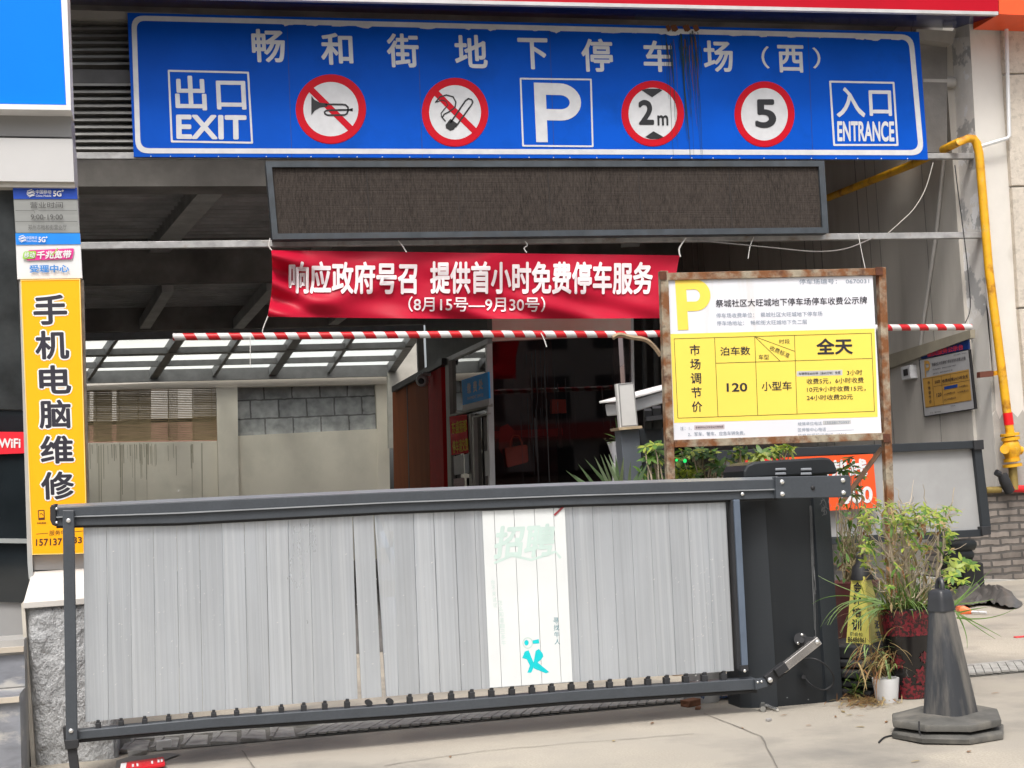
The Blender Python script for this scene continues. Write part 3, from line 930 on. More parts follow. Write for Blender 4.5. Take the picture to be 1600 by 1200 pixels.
# grey flaking side
mb = MB()
L = [(1487, 60), (1497, 253), (1505, 400), (1513, 507), (1533, 620), (1541, 756)]
Rr = [(1514.5, 57), (1528, 277), (1537, 400), (1543.5, 480), (1550.5, 640), (1560, 772)]
PCL = PY(YF)
fa_ = [PF.at(x, y, .002) for x, y in Rr]
ba_ = [PY(YF + .34).at(x, y) for x, y in L]
mb.add(fa_ + ba_, [(i, i + 1, 7 + i, 6 + i) for i in range(5)])
mb.add([p + Vector((.08, .02, 0)) for p in ba_] + ba_, [(i, i + 1, 7 + i, 6 + i) for i in range(5)])
mb.build('side_render', m_colpaint, cl)
# patch where the white coat has come off near the foot
MB().plate([(1551, 650), (1556, 640), (1562, 655), (1570, 640), (1578, 640), (1590, 652), (1598, 640), (1608, 660), (1616, 771), (1560, 771)], PF, .004, 0).build('bare_patch', m_colraw, cl)
MB().plate([(1540, 470), (1547, 500), (1552, 560), (1556, 640), (1550.8, 645), (1543.8, 484)], PF, .005, 0).build('bare_patch', m_colraw, cl)
m_brick = brick_mat('grey old bricks', (.15, .13, .115), (.24, .21, .185), (.085, .078, .072), .24, .075, .014, bump=1.0)
PBR = PY(YF - .12)
bb_ = thing('brick_plinth', 'low weathered grey brick plinth at the foot of the white column', 'brick wall', PBR.at(1570, 905))
MB().plate([(1490, 770), (1680, 766), (1690, 912), (1478, 906)], PBR, 0, .45).build('bricks', m_brick, bb_)
MB().plate([(1470, 904), (1700, 908), (1700, 930), (1465, 918)], PBR, .10, .5).build('footing', m_colraw, bb_)
m_stone = M('beige stone cladding', (.55, .50, .43), .8, var=.10, scale=22, col2=(.44, .40, .34), thr=.58, soft=.05, scale2=16, bump=.8, bscale=45)
sw = thing('stone_wall', 'beige stone clad wall at the right edge beyond the column', 'wall', PF.at(1640, 900))
for (q) in ([(1566, 26), (1720, 20), (1722, 112), (1570, 114)], [(1570.5, 117), (1722, 115), (1726, 286), (1581, 290)], [(1581.5, 293), (1726, 289), (1740, 470), (1592, 480)], [(1592.5, 483), (1740, 473), (1762, 760), (1616, 765)]):
    MB().plate(q, PF, .06, .3).build('stone_panel', m_stone, sw, bevel=.006)
MB().plate([(1563, 26), (1700, 20), (1740, 770), (1612, 770)], PF, .03, .2).build('backing', m_colraw, sw)
MB().plate([(1432, 45), (1494, 49), (1488, 68), (1432, 61)], PY(YF + .1), 0, .3).build('column_head', m_plaster, cl)
# white downpipe
tag(MB().tube([PF.at(1572, 24, .12), PF.at(1574.5, 120, .12), PF.at(1577, 212, .12), PF.at(1574, 216, .12), PF.at(1535, 228, .1), PF.at(1528, 230, .08)], .021, 8).build('downpipe', m_white, smooth=True),
    'thin white pipe running down beside the stone wall and bending to the column', 'pipe')
# PVC pipe behind, grey round pipe at column head
tag(MB().tube([PY(YF + .3).at(1438, 128), PY(YF + .3).at(1490, 129)], .065, 12).build('drain_pipe', M('grey pvc', (.42, .41, .39), .5), smooth=True), 'grey pvc pipe between the blue sign and the column head', 'pipe')

# ------------------------------------------------ yellow gas pipe with valve
m_gas = M('yellow gas paint', lin(222, 165, 26), .5, var=.16, scale=7, col2=lin(165, 108, 20), thr=.60, soft=.06, col3=lin(205, 165, 70), thr3=.62)
gp = thing('gas_pipe', 'yellow gas pipe bending down the column to a flanged valve', 'gas pipe', PF.at(1580, 770))
PG = PY(YF - .16)
gpts = [PXR.at(1294, 309, .15), PXR.at(1425, 257, .15), PXR.at(1455, 243, .15), PG.at(1500, 221), PG.at(1513, 216.5), PG.at(1521, 217), PG.at(1526, 224), PG.at(1530, 240), PG.at(1545, 420), PG.at(1562, 553), PG.at(1573, 640), PG.at(1579, 682)]
MB().tube(gpts, .046, 14).build('pipe', m_gas, gp, smooth=True)
a, b = PG.at(1574.2, 645), PG.at(1576.6, 664)
MB().tube([a, b], .050, 14).build('red_band', M('red pipe band', lin(225, 20, 30), .45), gp, smooth=True)
ax = (PG.at(1581, 700) - PG.at(1578, 680)).normalized()
mb = MB()
for (p, l, r_) in (((1577.5, 677), .03, .10), ((1578.5, 683), .035, .095), ((1580.5, 716), .035, .085), ((1581.5, 725), .03, .10)):
    c_ = PG.at(*p); mb.tube([c_, c_ + ax * l], r_, 14)
c_ = PG.at(1578.5, 682)
e_ = PG.at(1582, 722)
mb.tube([c_, c_.lerp(e_, .25), c_.lerp(e_, .5), c_.lerp(e_, .75), e_], [.055, .085, .10, .08, .055], 14)
mb.tube([PG.at(1570, 702, .1), PG.at(1570, 702, .0)], .05, 10)
mb.tube([PG.at(1572, 700), PG.at(1596, 704)], .045, 10)
mb.build('valve', m_gas, gp, smooth=True)
m_brass = M('old brass', (.30, .22, .07), .5, .5, var=.3)
mb = MB().tube([PG.at(1582, 728), PG.at(1585, 765)], .045, 12)
mb.build('lower_pipe', m_brass, gp, smooth=True)
MB().tube([PG.at(1540, 766), PG.at(1563, 765)], .036, 10).build('outlet', m_brass, gp, smooth=True)
mb = MB().tube([PG.at(1580, 763), PG.at(1640, 766)], .04, 10)
mb.build('red_pipe', M('red pipe', lin(215, 30, 35), .45), gp, smooth=True)
mb = MB().tube([PG.at(1556, 738, .05), PG.at(1562, 741, .05)], .035, 8)
mb.tube([PG.at(1566, 741, .05), PG.at(1570, 752, .05), PG.at(1578, 768, .03)], [.05, .06, .055], 10)
mb.build('regulator', m_rubber, gp, smooth=True)
m_clampr = M('brown clamp', (.12, .035, .02), .6)
MB().plate([(1531, 581), (1552, 579), (1552, 588), (1531, 590)], PF, .14, .06).build('clamp', m_clampr, gp)
MB().plate([(1553, 580), (1563, 578), (1564, 585), (1553, 587)], PF, .13, .05).build('clamp', m_gas, gp)

# ================================================================== back yard: wall, block infill, blind, canopy
YB = 27.0
PW = PY(YB)
m_bwall = M('beige render wall', (.75, .70, .605), .85, var=.06, scale=.7, col2=(.63, .595, .51), thr=.60, soft=.12, scale2=.9, stretch2=(1.4, 1, 1), bump=.05)
bw = thing('back_wall', 'beige rendered wall across the back of the garage yard', 'wall', PW.at(370, 800))
MB().plate([(60, 606), (612, 582), (614, 600), (60, 611)], PW, .06, .3).build('top_band', m_bwall, bw)
MB().plate([(60, 611), (131, 609), (131, 693), (60, 695)], PW, 0, .3).build('render', m_bwall, bw)
MB().plate([(338, 606), (371, 604.5), (372, 681), (375, 900), (344, 900), (340, 690)], PW, .10, .4).build('pilaster', m_bwall, bw)
MB().plate([(60, 693), (339.5, 689), (344, 960), (60, 960)], PW, 0, .3).build('render', m_bwall, bw)
MB().plate([(372, 681), (590, 670), (596, 960), (376, 960)], PW, 0, .3).build('render', m_bwall, bw)
MB().plate([(586, 596), (607, 594), (612, 960), (592, 960), (590, 669)], PW, .03, .33).build('pilaster', m_bwall, bw)
# rain streaks on the wall under the blind
m_bst = M('rain streak', (.40, .37, .29), .9)
mb = MB()
for k in range(46):
    x = random.choice((random.uniform(136, 235), random.uniform(150, 330)))
    y = 692 + random.uniform(0, 5); e = y + random.expovariate(1 / 35.) + 12
    ww = random.uniform(.6, 1.6)
    mb.plate([(x, y), (x + ww, y), (x + ww * .6 + 1, min(790, e)), (x + 1, min(790, e))], PW, .004 + k * .0001)
mb.build('rain_streak', m_bst, bw)
m_blk = brick_mat('grey concrete blocks', (.33, .34, .345), (.42, .43, .435), (.15, .15, .15), .53, .355, .016, bump=.5)
o = MB().plate([(371, 602), (588, 594), (591, 671), (371, 683)], PW, -.12, .2).build('block_infill', m_blk)
tag(o, 'grey concrete block infill in the right opening of the beige wall', 'block wall')
# bamboo blind in the left opening and what stands behind it
m_bam = M('bamboo blind', (.26, .20, .11), .7, var=.3, scale=3, stretch=(1, 1, 30))
mb = MB()
yy = 608.0
while yy < 690:
    g2_ = random.uniform(0, .25)
    for (xa, xb, hh) in ((124, 140, 2.5), (140, 146, 1.7), (146, 175, 2.6), (175, 182, 1.9), (182, 236, 2.55), (236, 262, 1.75), (262, 278, 2.2), (278, 302, 1.7), (302, 340, 2.45)):
        sl_ = lambda x: yy + .4 - 2.8 * (x - 124) / 216
        mb.plate([(xa, sl_(xa)), (xb, sl_(xb)), (xb, sl_(xb) + hh - g2_), (xa, sl_(xa) + hh - g2_)], PW, -.1, .02)
    yy += 2.75
for x in (150, 185, 215, 262, 300, 330):
    mb.plate([(x, 606), (x + 1.2, 606), (x + 2.2, 690), (x + 1, 690)], PW, -.09, .01)
tag(mb.build('bamboo_blind', m_bam), 'brown bamboo blind in the left opening of the beige wall', 'blind')
m_far = M('pale far house', (.42, .40, .36), .8)
m_farred = M('red brick far wall', (.22, .12, .085), .8)
fh = thing('far_house', 'pale house with red lower wall glimpsed through the bamboo blind', 'house', (-1, 33, 0))
MB().box((-7, 33, 3.2), (1.6, 36, 5.5)).build('upper_wall', m_far, fh)
MB().box((-7, 32.9, 0), (1.6, 36, 3.1)).build('lower_wall', m_farred, fh)
mb = MB()
mb.box((-4.6, 32.8, 3.3), (-3.9, 32.87, 4.2))
mb.build('window', m_black, fh)
# canopy of clear sheets on rafters
m_sheet = translucent('clear roof sheet', (.90, .92, .90), .9, .62)
m_raft = M('grey canopy steel', (.17, .17, .17), .55, .2, var=.2, scale=5)
cn = thing('yard_canopy', 'sloping canopy of pale clear sheets on grey rafters over the back yard', 'canopy', PW.at(370, 590))
cT = lambda x: (x, 524 - (x - 128) * .0245)            # top edge pixel, at depth YC0
cB = lambda x: (x, 588 - (x - 130) * .022)
PC0, PC1 = PY(22.9), PY(26.8)
def cpt(xt, xb, t): return PC0.at(*cT(xt)).lerp(PC1.at(*cB(xb)), t)
EL = lambda x: x - 45                                    # far end x of a rafter whose near end is at x
q = [cpt(40, -5, 0), cpt(662, 612, 0), cpt(662, 612, 1), cpt(40, -5, 1)]
upz = Vector((0, 0, .09))
MB().prism([p + upz for p in q], [p + upz + Vector((0, 0, .012)) for p in q]).build('roof_sheet', m_sheet, cn)
for (x, wd) in ((-12, .05), (95, .14), (183, .06), (284, .15), (378, .06), (470, .15), (557, .06), (655, .15)):
    MB().bar(cpt(x, EL(x), 0), cpt(x, EL(x), 1), wd, .16).build('rafter', m_raft, cn)
for (t, wd, ht) in ((.0, .06, .12), (.36, .34, .10), (.66, .10, .10), (.985, .12, .22)):
    MB().bar(cpt(30, -15, t) - Vector((0, 0, .03)), cpt(660, 611, t) - Vector((0, 0, .03)), wd, ht).build('purlin', m_raft, cn)

# ================================================================== payment booth and the red-brown partition
YBo = 17.0
PBo = PY(YBo)
XB = PBo.at(766, 640).x
PBS = PX(XB)
m_bthblack = M('booth black', (.012, .011, .012), .5)
m_bglass = glass('dark booth glass', (.80, .70, .69), .055, .02)
m_fasc = M('pink white fascia', (.90, .43, .38), .25, var=.12, scale=1.2, stretch=(1.5, 1, .4), col2=(.85, .70, .64), thr=.55, soft=.15)  # pink base with soft paler blotches
bo = thing('payment_booth', 'dark glass payment booth with aluminium frame in the middle of the entrance', 'booth', PBo.at(870, 930))
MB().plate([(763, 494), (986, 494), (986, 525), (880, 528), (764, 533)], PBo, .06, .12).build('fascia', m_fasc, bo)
MB().plate([(766, 531), (985, 526), (992, 925), (774, 930)], PBo, 0, .012).build('front_glass', m_bglass, bo)
m_smear = M('dried smear', (.055, .05, .052), .8)
mb = MB()
for k in range(46):
    x = random.choice((random.gauss(830, 8), random.uniform(775, 980), random.gauss(850, 5)))
    if not 772 < x < 980: continue
    y0 = random.uniform(534, 660); e = min(900, y0 + random.expovariate(1 / 70.) + 15)
    ww = random.uniform(.3, 1.1) * (1.8 if abs(x - 838) < 16 else 1)
    mb.plate([(x - ww / 2, y0), (x + ww / 2, y0 + 2), (x + ww * .3 + (e - y0) * .035, e), (x + (e - y0) * .035, e)], PBo, .004 + k * .0001)
mb.build('smear', m_smear, bo)
mb = MB()
mb.plate([(760, 528), (769, 528), (778, 930), (769, 930)], PBo, .05, .09)
mb.plate([(985, 494), (990, 494), (997, 925), (991, 925)], PBo, .04, .06)
mb.build('corner_post', m_alu, bo, bevel=.005)
MB().box((XB + .05, YBo + .05, 3.6), (XB + 1.75, YBo + 3.2, 3.75)).build('roof', m_bthblack, bo)
MB().box((XB + .03, YBo + 3.1, 0), (XB + 1.75, YBo + 3.2, 3.6)).build('back_wall', M('booth back wall', (.17, .085, .075), .7), bo)
MB().box((XB + 1.66, YBo + .1, 0), (XB + 1.74, YBo + 3.1, 3.6)).build('end_wall', m_bthblack, bo)
# side: top panel, posts, transom, door
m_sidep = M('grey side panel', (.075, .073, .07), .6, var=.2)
zs = lambda x, y: (690 + x / 5.714, 560 + y / 5.714)
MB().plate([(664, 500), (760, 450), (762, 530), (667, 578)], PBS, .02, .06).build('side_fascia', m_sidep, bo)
MB().plate([(691, 562), (761, 529), (762, 536), (691, 569)], PBS, .05, .06).build('side_rail', m_alu, bo)
m_sglass = glass('dark side glass', (.10, .10, .10), .08)
MB().plate([(699, 566), (762, 538), (764, 632), (702, 652)], PBS, 0, .01).build('side_glass', m_sglass, bo)
MB().plate([(702, 652), (764, 632), (772, 930), (712, 900)], PBS, -.02, .01).build('side_glass', m_sglass, bo)
mb = MB()
mb.plate([zs(30, 10), zs(62, 0), (709, 900), (703, 900)], PBS, .05, .06)
mb.plate([zs(62, 505), zs(415, 405), zs(415, 432), zs(62, 525)], PBS, .05, .06)
mb.plate([zs(232, 500), zs(258, 495), (742, 905), (737, 905)], PBS, .05, .06)
mb.build('side_frame', M('aluminium side frame', (.30, .29, .27), .5, .4), bo)
mb = MB()
mb.plate([zs(268, 535), zs(284, 530), (746, 905), (743, 905)], PBS, .07, .05)
mb.plate([zs(268, 520), zs(405, 485), zs(405, 500), zs(268, 535)], PBS, .07, .05)
mb.build('door', M('door frame', (.34, .33, .31), .5, .4), bo)
# dim interior: red ledge, counter
MB().box((XB + .15, YBo + 1.2, 0), (XB + 1.6, YBo + 1.75, 1.0)).build('counter', M('dim red counter', (.12, .03, .03), .5), bo)
MB().box((XB + .12, YBo + 2.6, 1.95), (XB + 1.62, YBo + 3.05, 2.05)).build('shelf', M('red shelf', (.6, .06, .05), .5), bo)
# things inside the booth
hb = thing('handbag', 'dim red handbag on the counter seen through the booth glass', 'handbag', (PY(YBo + 1.4).at(806, 732)))
m_bag = M('red leather', (.9, .17, .09), .5)
PHB = PY(YBo + 1.35)
MB().plate(rrpoly(((788, 700), (824, 694), (826, 722), (792, 731)), 4), PHB, .06, .14).build('body', m_bag, hb, bevel=.01)
MB().tube([PHB.at(x, y) for x, y in ((797, 700), (798, 688), (803, 680), (810, 681), (815, 690), (816, 697))], .012, 6).build('handle', m_bag, hb, smooth=True)
mo = thing('monitor', 'dim red boxed screen on the back counter inside the booth', 'screen', PY(YBo + 1.5).at(880, 690))
PMO = PY(YBo + 1.45)
MB().plate([(862, 624), (884, 624), (885, 645), (863, 646)], PMO, .05, .1).build('panel', M('red box', (.8, .16, .1), .5), mo)
MB().plate([(872, 645), (877, 645), (879, 700), (873, 700)], PMO, .02, .04).build('stand', m_rubber, mo)
cr_ = thing('coat', 'dim red coat hanging inside the booth near its left post', 'coat', PMO.at(795, 750))
MB().prism([PMO.at(*p) for p in ((781, 668), (793, 662), (803, 672), (800, 700), (786, 712), (779, 700))], [PMO.at(*p, -.12) for p in ((783, 670), (793, 664), (801, 674), (798, 700), (787, 710), (781, 700))]).build('cloth', M('red coat', (.55, .07, .06), .8), cr_)
# payment sign
m_pblue = M('payment sign blue', (.01, .34, .88), .5, var=.05, spec=.1)
ps = thing('payment_sign', 'blue payment office sign over the booth door', 'sign', PBS.at(743, 642))
MB().plate([zs(178, 195), zs(415, 120), zs(424, 357), zs(190, 418)], PBS, .09, .02).build('panel', m_pblue, ps)
MB().plate([zs(190, 419), zs(424, 358), zs(426, 412), zs(192, 472)], PBS, .09, .02).build('strip', m_nwhite, ps)
mb = MB()
for ch, bb in (('缴', (226, 222, 260, 318)), ('费', (280, 206, 314, 304)), ('处', (330, 190, 368, 284))):
    mb.text(ch, [zs(*p) for p in rect(*bb, -.25, .03)], PBS, .095, 0, .02, 3)
mb.text('PAYMENT OFFICE', [zs(*p) for p in rect(232, 345, 372, 372, -.25)], PBS, .095, 0, 0, 2)
mb.build('lettering', m_nwhite, ps)
po = thing('red_poster', 'red poster with yellow writing on the booth side window', 'poster', PBS.at(718, 710))
MB().plate([zs(68, 520), zs(222, 500), zs(238, 840), zs(88, 865)], PBS, .07, .004).build('sheet', M('poster red', (.72, .01, .015), .6, spec=.05), po)
mb = MB()
mb.text('东盛丽都', [zs(*p) for p in rect(88, 570, 222, 680, -.22, .05)], PBS, .075, 0, .02, 3)
mb.text('停车请交费', [zs(*p) for p in rect(95, 735, 234, 850, -.2, .05)], PBS, .075, 0, .02, 3)
mb.build('lettering', M('poster yellow', (.85, .62, .05), .6, spec=.05), po)
for (nm, q, lab) in (('paper_notice', [(105, 875), (193, 855), (200, 1030), (112, 1040)], 'white paper notice below the red poster on the booth window'),
                     ('paper_notice', [(203, 860), (238, 850), (246, 1020), (208, 1030)], 'narrow pale blue paper notice beside the booth door post'),
                     ('paper_notice', [(382, 830), (428, 818), (434, 1040), (392, 1050)], 'pale notice on the booth door near the corner post')):
    o = MB().plate([zs(*p) for p in q], PBS, .075, .004).build(nm, M('notice paper', (.42, .45, .47) if 'blue' in lab else (.5, .5, .49), .6))
    tag(o, lab, 'notice')
o = MB().plate([zs(*p) for p in [(105, 1075), (202, 1065), (206, 1200), (110, 1215)]], PBS, .075, .004).build('paper_notice', M('pink notice', (.45, .30, .30), .6, var=.5, scale=40))
tag(o, 'pinkish printed notice low on the booth side window', 'notice')
# red-brown partition between booth and back wall
m_wood = M('red brown board', (.27, .075, .025), .7, spec=.08, var=.2, scale=2, stretch=(1, 1, .3))
pw = thing('wood_partition', 'red brown wooden partition with a bright red edge between booth and back wall', 'partition', PBS.at(650, 900))
MB().plate([(613, 610), (668, 582), (676, 930), (618, 900)], PBS, .05, .1).build('board', m_wood, pw)
MB().plate([(668.5, 582), (689, 568), (699, 940), (676.5, 930)], PBS, .06, .1).build('red_edge', M('red edge board', (.5, .01, .012), .6, spec=.08), pw)
MB().plate([(612, 604), (690, 560), (690, 570), (612, 613)], PBS, .12, .2).build('cap', m_bthblack, pw)
MB().plate([(635, 600), (636, 599), (643, 905), (641.5, 905)], PBS, .055, .01).build('joint', m_bthblack, pw)
# cctv
PCV = Pl((XB - .2, 0, 0), (-1, 0, 0))
cc = thing('security_camera', 'small white dome camera on the red brown partition', 'camera', PCV.at(661, 592))
c_ = PCV.at(660, 594)
d_ = Vector((-.4, -1, -.25)).normalized()
MB().tube([c_ - d_ * .10, c_ - d_ * .05, c_, c_ + d_ * .06, c_ + d_ * .09], [.03, .085, .10, .09, .07], 14).build('body', M('cctv white', (.5, .5, .5), .4), cc, smooth=True)
MB().tube([c_ + d_ * .085, c_ + d_ * .12], [.05, .035], 12).build('lens', m_black, cc, smooth=True)
MB().bar(c_ - d_ * .05 + Vector((0, 0, .08)), c_ + Vector((.16, .06, .1)), .06, .06).build('bracket', M('cctv white 2', (.45, .45, .45), .4), cc)
# pale structures between partition and canopy end
yd = thing('yard_post', 'pale post and panel between the canopy end and the partition', 'post', PY(25.6).at(640, 600))
MB().plate([(606, 560), (650, 528), (662, 515), (664, 700), (608, 700)], PY(26.6), .0, .2).build('panel', M('pale yard wall', (.46, .44, .39), .8), yd)
MB().plate([(651, 514), (661, 510), (664, 580), (654, 586)], PY(23.2), .0, .1).build('post', m_plaster, yd)
# posts right of the booth
for i, (x, lab) in enumerate(((1004, 'slim dark post just right of the booth glass'), (1022, 'slim dark post between the booth and the price sign'))):
    tag(MB().plate([(x, 480), (x + 5, 480), (x + 13, 930), (x + 8, 930)], PY(18.2), 0, .06).build('steel_post', m_darkpaint), lab, 'post')
# ================================================================== left shop: lightbox, pillar, signs
YS = 7.55
PSh = PY(YS)
m_lbx = M('lightbox blue acrylic', (.0, .19, .88), .5, var=.05, scale=1, spec=.12)
m_lbfr = M('white lightbox frame', (.70, .70, .70), .4)
m_pan = M('white metal cladding', (.50, .50, .50), .45, .1, var=.05, scale=2)
m_pan2 = M('grey metal cladding', (.26, .26, .26), .5, .1, var=.06, scale=2)
lb = thing('lightbox_sign', 'big bright blue shop lightbox with white edge at the top left', 'sign', PSh.at(50, 172))
MB().plate([(-300, -120), (92, -60), (103, 163), (-300, 157)], PSh, .16, .02).build('face', m_lbx, lb)
MB().plate([(92.5, -60), (103, -60), (111, 172), (-300, 166), (-300, 158), (103.5, 164)], PSh, .18, .22).build('frame', m_lbfr, lb)
sp_ = thing('shop_pillar', 'pale metal clad shop pillar above the opening hours plate', 'pillar', PSh.at(60, 290))
MB().plate([(-300, 166), (110, 172), (112, 214), (-300, 208)], PSh, .06, .3).build('grey_cladding', m_pan2, sp_)
MB().plate([(-300, 211), (113, 217), (116, 284), (-300, 280)], PSh, .10, .3).build('white_cladding', m_pan, sp_)
MB().plate([(-300, 281), (116, 285), (117, 293), (-300, 289)], PSh, .08, .3).build('ledge', M('cream ledge', (.42, .40, .36), .6), sp_)
MB().plate([(-300, 289), (118, 293), (134, 880), (140, 1000), (-300, 1000)], PSh, -.03, .25).build('core', m_pan2, sp_)
# black shop glass
m_granite = M('black polished granite', (.036, .040, .042), .10, var=.4, scale=5, col2=(.05, .052, .052), thr=.70, soft=.05, scale2=6, spec=.6)
m_shopglass = M('dark shop glass', (.012, .016, .019), .04, var=.2, spec=.7)
sf = thing('storefront', 'dark glossy shop window and jamb left of the yellow repair sign', 'shop front', PSh.at(0, 1000))
MB().plate([(-300, 289), (20, 292), (36, 640), (-300, 632)], PSh, .0, .02).build('granite_panel', m_granite, sf)
MB().plate([(-300, 634), (36, 642), (45, 884), (44, 942), (-300, 930)], PSh, -.01, .02).build('window', m_shopglass, sf)
MB().plate([(30, 440), (37, 440), (51, 884), (52, 905), (45, 905), (43, 880)], PSh, .05, .06).build('jamb', M('pale jamb', (.40, .42, .42), .5, .3), sf)
MB().plate([(-300, 838), (44, 842), (45, 849), (-300, 845)], PSh, .02, .03).build('mullion', M('window rail', (.30, .32, .32), .5, .3), sf)
# reflected-looking stickers are real: red wifi sticker
m_wred = M('wifi red', lin(222, 30, 48), .4)
wf = thing('wifi_sticker', 'red wifi sticker on the dark shop window', 'sticker', PSh.at(15, 711))
MB().plate([(-60, 674), (38, 675), (40, 708), (-60, 712)], PSh, .012, .008).build('sheet', m_wred, wf)
MB().text('WiFi', rect(-2, 685, 32, 700, 0), PSh, .016, 0, .03, 4).build('lettering', m_white, wf)
# marble steps at the shop door
m_marble = M('grey veined marble', (.20, .21, .235), .3, var=.25, scale=5, stretch=(1, 1, 3), col2=(.42, .41, .39), thr=.60, soft=.06, scale2=5, stretch2=(1, 1, 2.5))
m_tile = M('pale grey floor tile', (.34, .335, .325), .45, var=.12, scale=4, stretch=(1, 4, 1))
m_tedge = M('cream tile edge', (.45, .40, .33), .6)
XSt = PY(7.42).at(44, 1080).x
st = thing('shop_steps', 'grey marble shop steps at the lower left edge', 'steps', (-1.5, 7.0, 0))
zA, zB_ = PY(7.35).at(20, 1010).z, PY(7.2).at(20, 1085).z
MB().box((-4, 7.3, 0), (XSt, 8.2, PY(7.3).at(20, 1000).z)).build('upper_step', m_tile, st)
MB().box((-4, 7.05, 0), (XSt, 7.295, PY(7.05).at(20, 1085).z)).build('lower_step', m_marble, st)
mb = MB()
for z_, y_ in ((PY(7.3).at(20, 1012).z, 7.29), (PY(7.05).at(20, 1090).z, 7.045)):
    mb.box((-4, y_ - .02, z_ - .02), (XSt, y_ + .01, z_ + .004))
mb.build('step_nosing', m_tedge, st)
mb = MB().box((-4, 7.297, PY(7.05).at(20, 1085).z + .006), (XSt, 7.2995, PY(7.3).at(20, 1014).z - .03))
mb.build('step_riser', m_marble, st)
# opening hours plate
m_plate = M('brushed steel plate', (.30, .31, .30), .4, .4, var=.08, scale=3, stretch=(.5, 1, 12))
m_hdr = M('header blue', lin(22, 72, 178), .4)
m_hdr2 = M('header light blue', lin(20, 130, 225), .4)
m_cyanink = M('light blue ink', lin(50, 130, 205), .5)
def logo(mb, x, y, r_, m=0, pl=PSh, off=.06):
    for k in range(-2, 3):
        h = math.sqrt(max(0, 1 - (k / 2.7) ** 2)) * r_
        mb.stroke([(x - h + k * .9, y + k * r_ / 2.7 + h * .35), (x + k * .5, y + k * r_ / 2.7 + (1 if k % 2 else -1) * .5), (x + h + k * .9, y + k * r_ / 2.7 - h * .35)], r_ * .22, pl, off, m)
hp = thing('hours_plate', 'steel opening hours plate with dark blue header above the broadband sign', 'sign', PSh.at(72, 364))
MB().plate([(20, 293), (120, 293), (124.5, 363.5), (24.5, 363.5)], PSh, .05, .02).build('panel', m_plate, hp)
MB().plate([(20, 293), (120, 293), (121.2, 311), (21.3, 311)], PSh, .054, .0).build('header', m_hdr, hp)
mb = MB()
logo(mb, 48, 302, 6)
mb.text('中国移动', rect(56, 296.5, 80, 303), PSh, .06, 0, .01, 3); mb.text('China Mobile', rect(56, 304, 80, 307.5), PSh, .06, 0, 0, 2)
mb.text('5G', rect(83, 298, 96, 307), PSh, .06, 0, .03, 4); mb.text('+', rect(96, 296, 100, 300), PSh, .06, 0, .03, 2)
mb.text('营业时间', rect(47, 315.5, 98, 325), PSh, .06, 1, .0, 3)
mb.text('9:00-19:00', rect(48, 335, 98, 343), PSh, .06, 1, .005, 3)
mb.text('郑州市畅和街营业厅', rect(44, 351, 104, 359), PSh, .06, 1, 0, 3)
mb.stroke([(24, 329), (53, 329), (54.5, 333)], .7, PSh, .06, 1); mb.stroke([(60, 329), (120, 329)], .6, PSh, .06, 1); mb.stroke([(24, 346), (121, 346)], .7, PSh, .06, 1)
mb.build('lettering', [m_white, M('plate ink', (.06, .06, .06), .5)], hp)
bs_ = thing('broadband_sign', 'white broadband service sign with pink label between the hours plate and the yellow sign', 'sign', PSh.at(76, 434))
MB().plate([(24, 364.5), (125, 364.5), (128.5, 434.5), (27, 436)], PSh, .06, .03).build('panel', m_white, bs_)
MB().plate([(24, 364.5), (125, 364.5), (126, 381.5), (25, 382.5)], PSh, .064, .0).build('header', m_hdr2, bs_)
mb = MB()
logo(mb, 35, 373, 5.5, 0, PSh, .07)
mb.text('中国移动', rect(41, 369, 58, 374), PSh, .07, 0, 0, 3); mb.text('China Mobile', rect(41, 375, 58, 378), PSh, .07, 0, 0, 2)
mb.text('5G', rect(60, 370, 71, 378.5), PSh, .07, 0, .03, 4); mb.text('+', rect(71, 369, 74.5, 372.5), PSh, .07, 0, .03, 2)
mb.plate(rrpoly(((44, 391), (116, 388), (113, 405), (41, 407)), 3), PSh, .068, 0, 1)
mb.plate(rrpoly(((37, 393), (57, 392), (55, 404), (35, 405)), 3), PSh, .070, 0, 2)
mb.stroke([(78, 396), (82, 399), (90, 388)], 1.6, PSh, .074, 2)
mb.text('移动', rect(38, 394, 55, 403, -.02, -.1), PSh, .073, 0, .02, 3)
mb.text('千兆宽带', rect(58, 392, 112, 405, -.03, -.1), PSh, .073, 0, .035, 3)
mb.text('受理中心', rect(46, 414, 108, 426, -.01), PSh, .07, 3, .025, 3)
mb.build('lettering', [m_white, M('pink label', lin(215, 45, 140), .45), M('green label', lin(150, 200, 70), .45), m_cyanink], bs_)
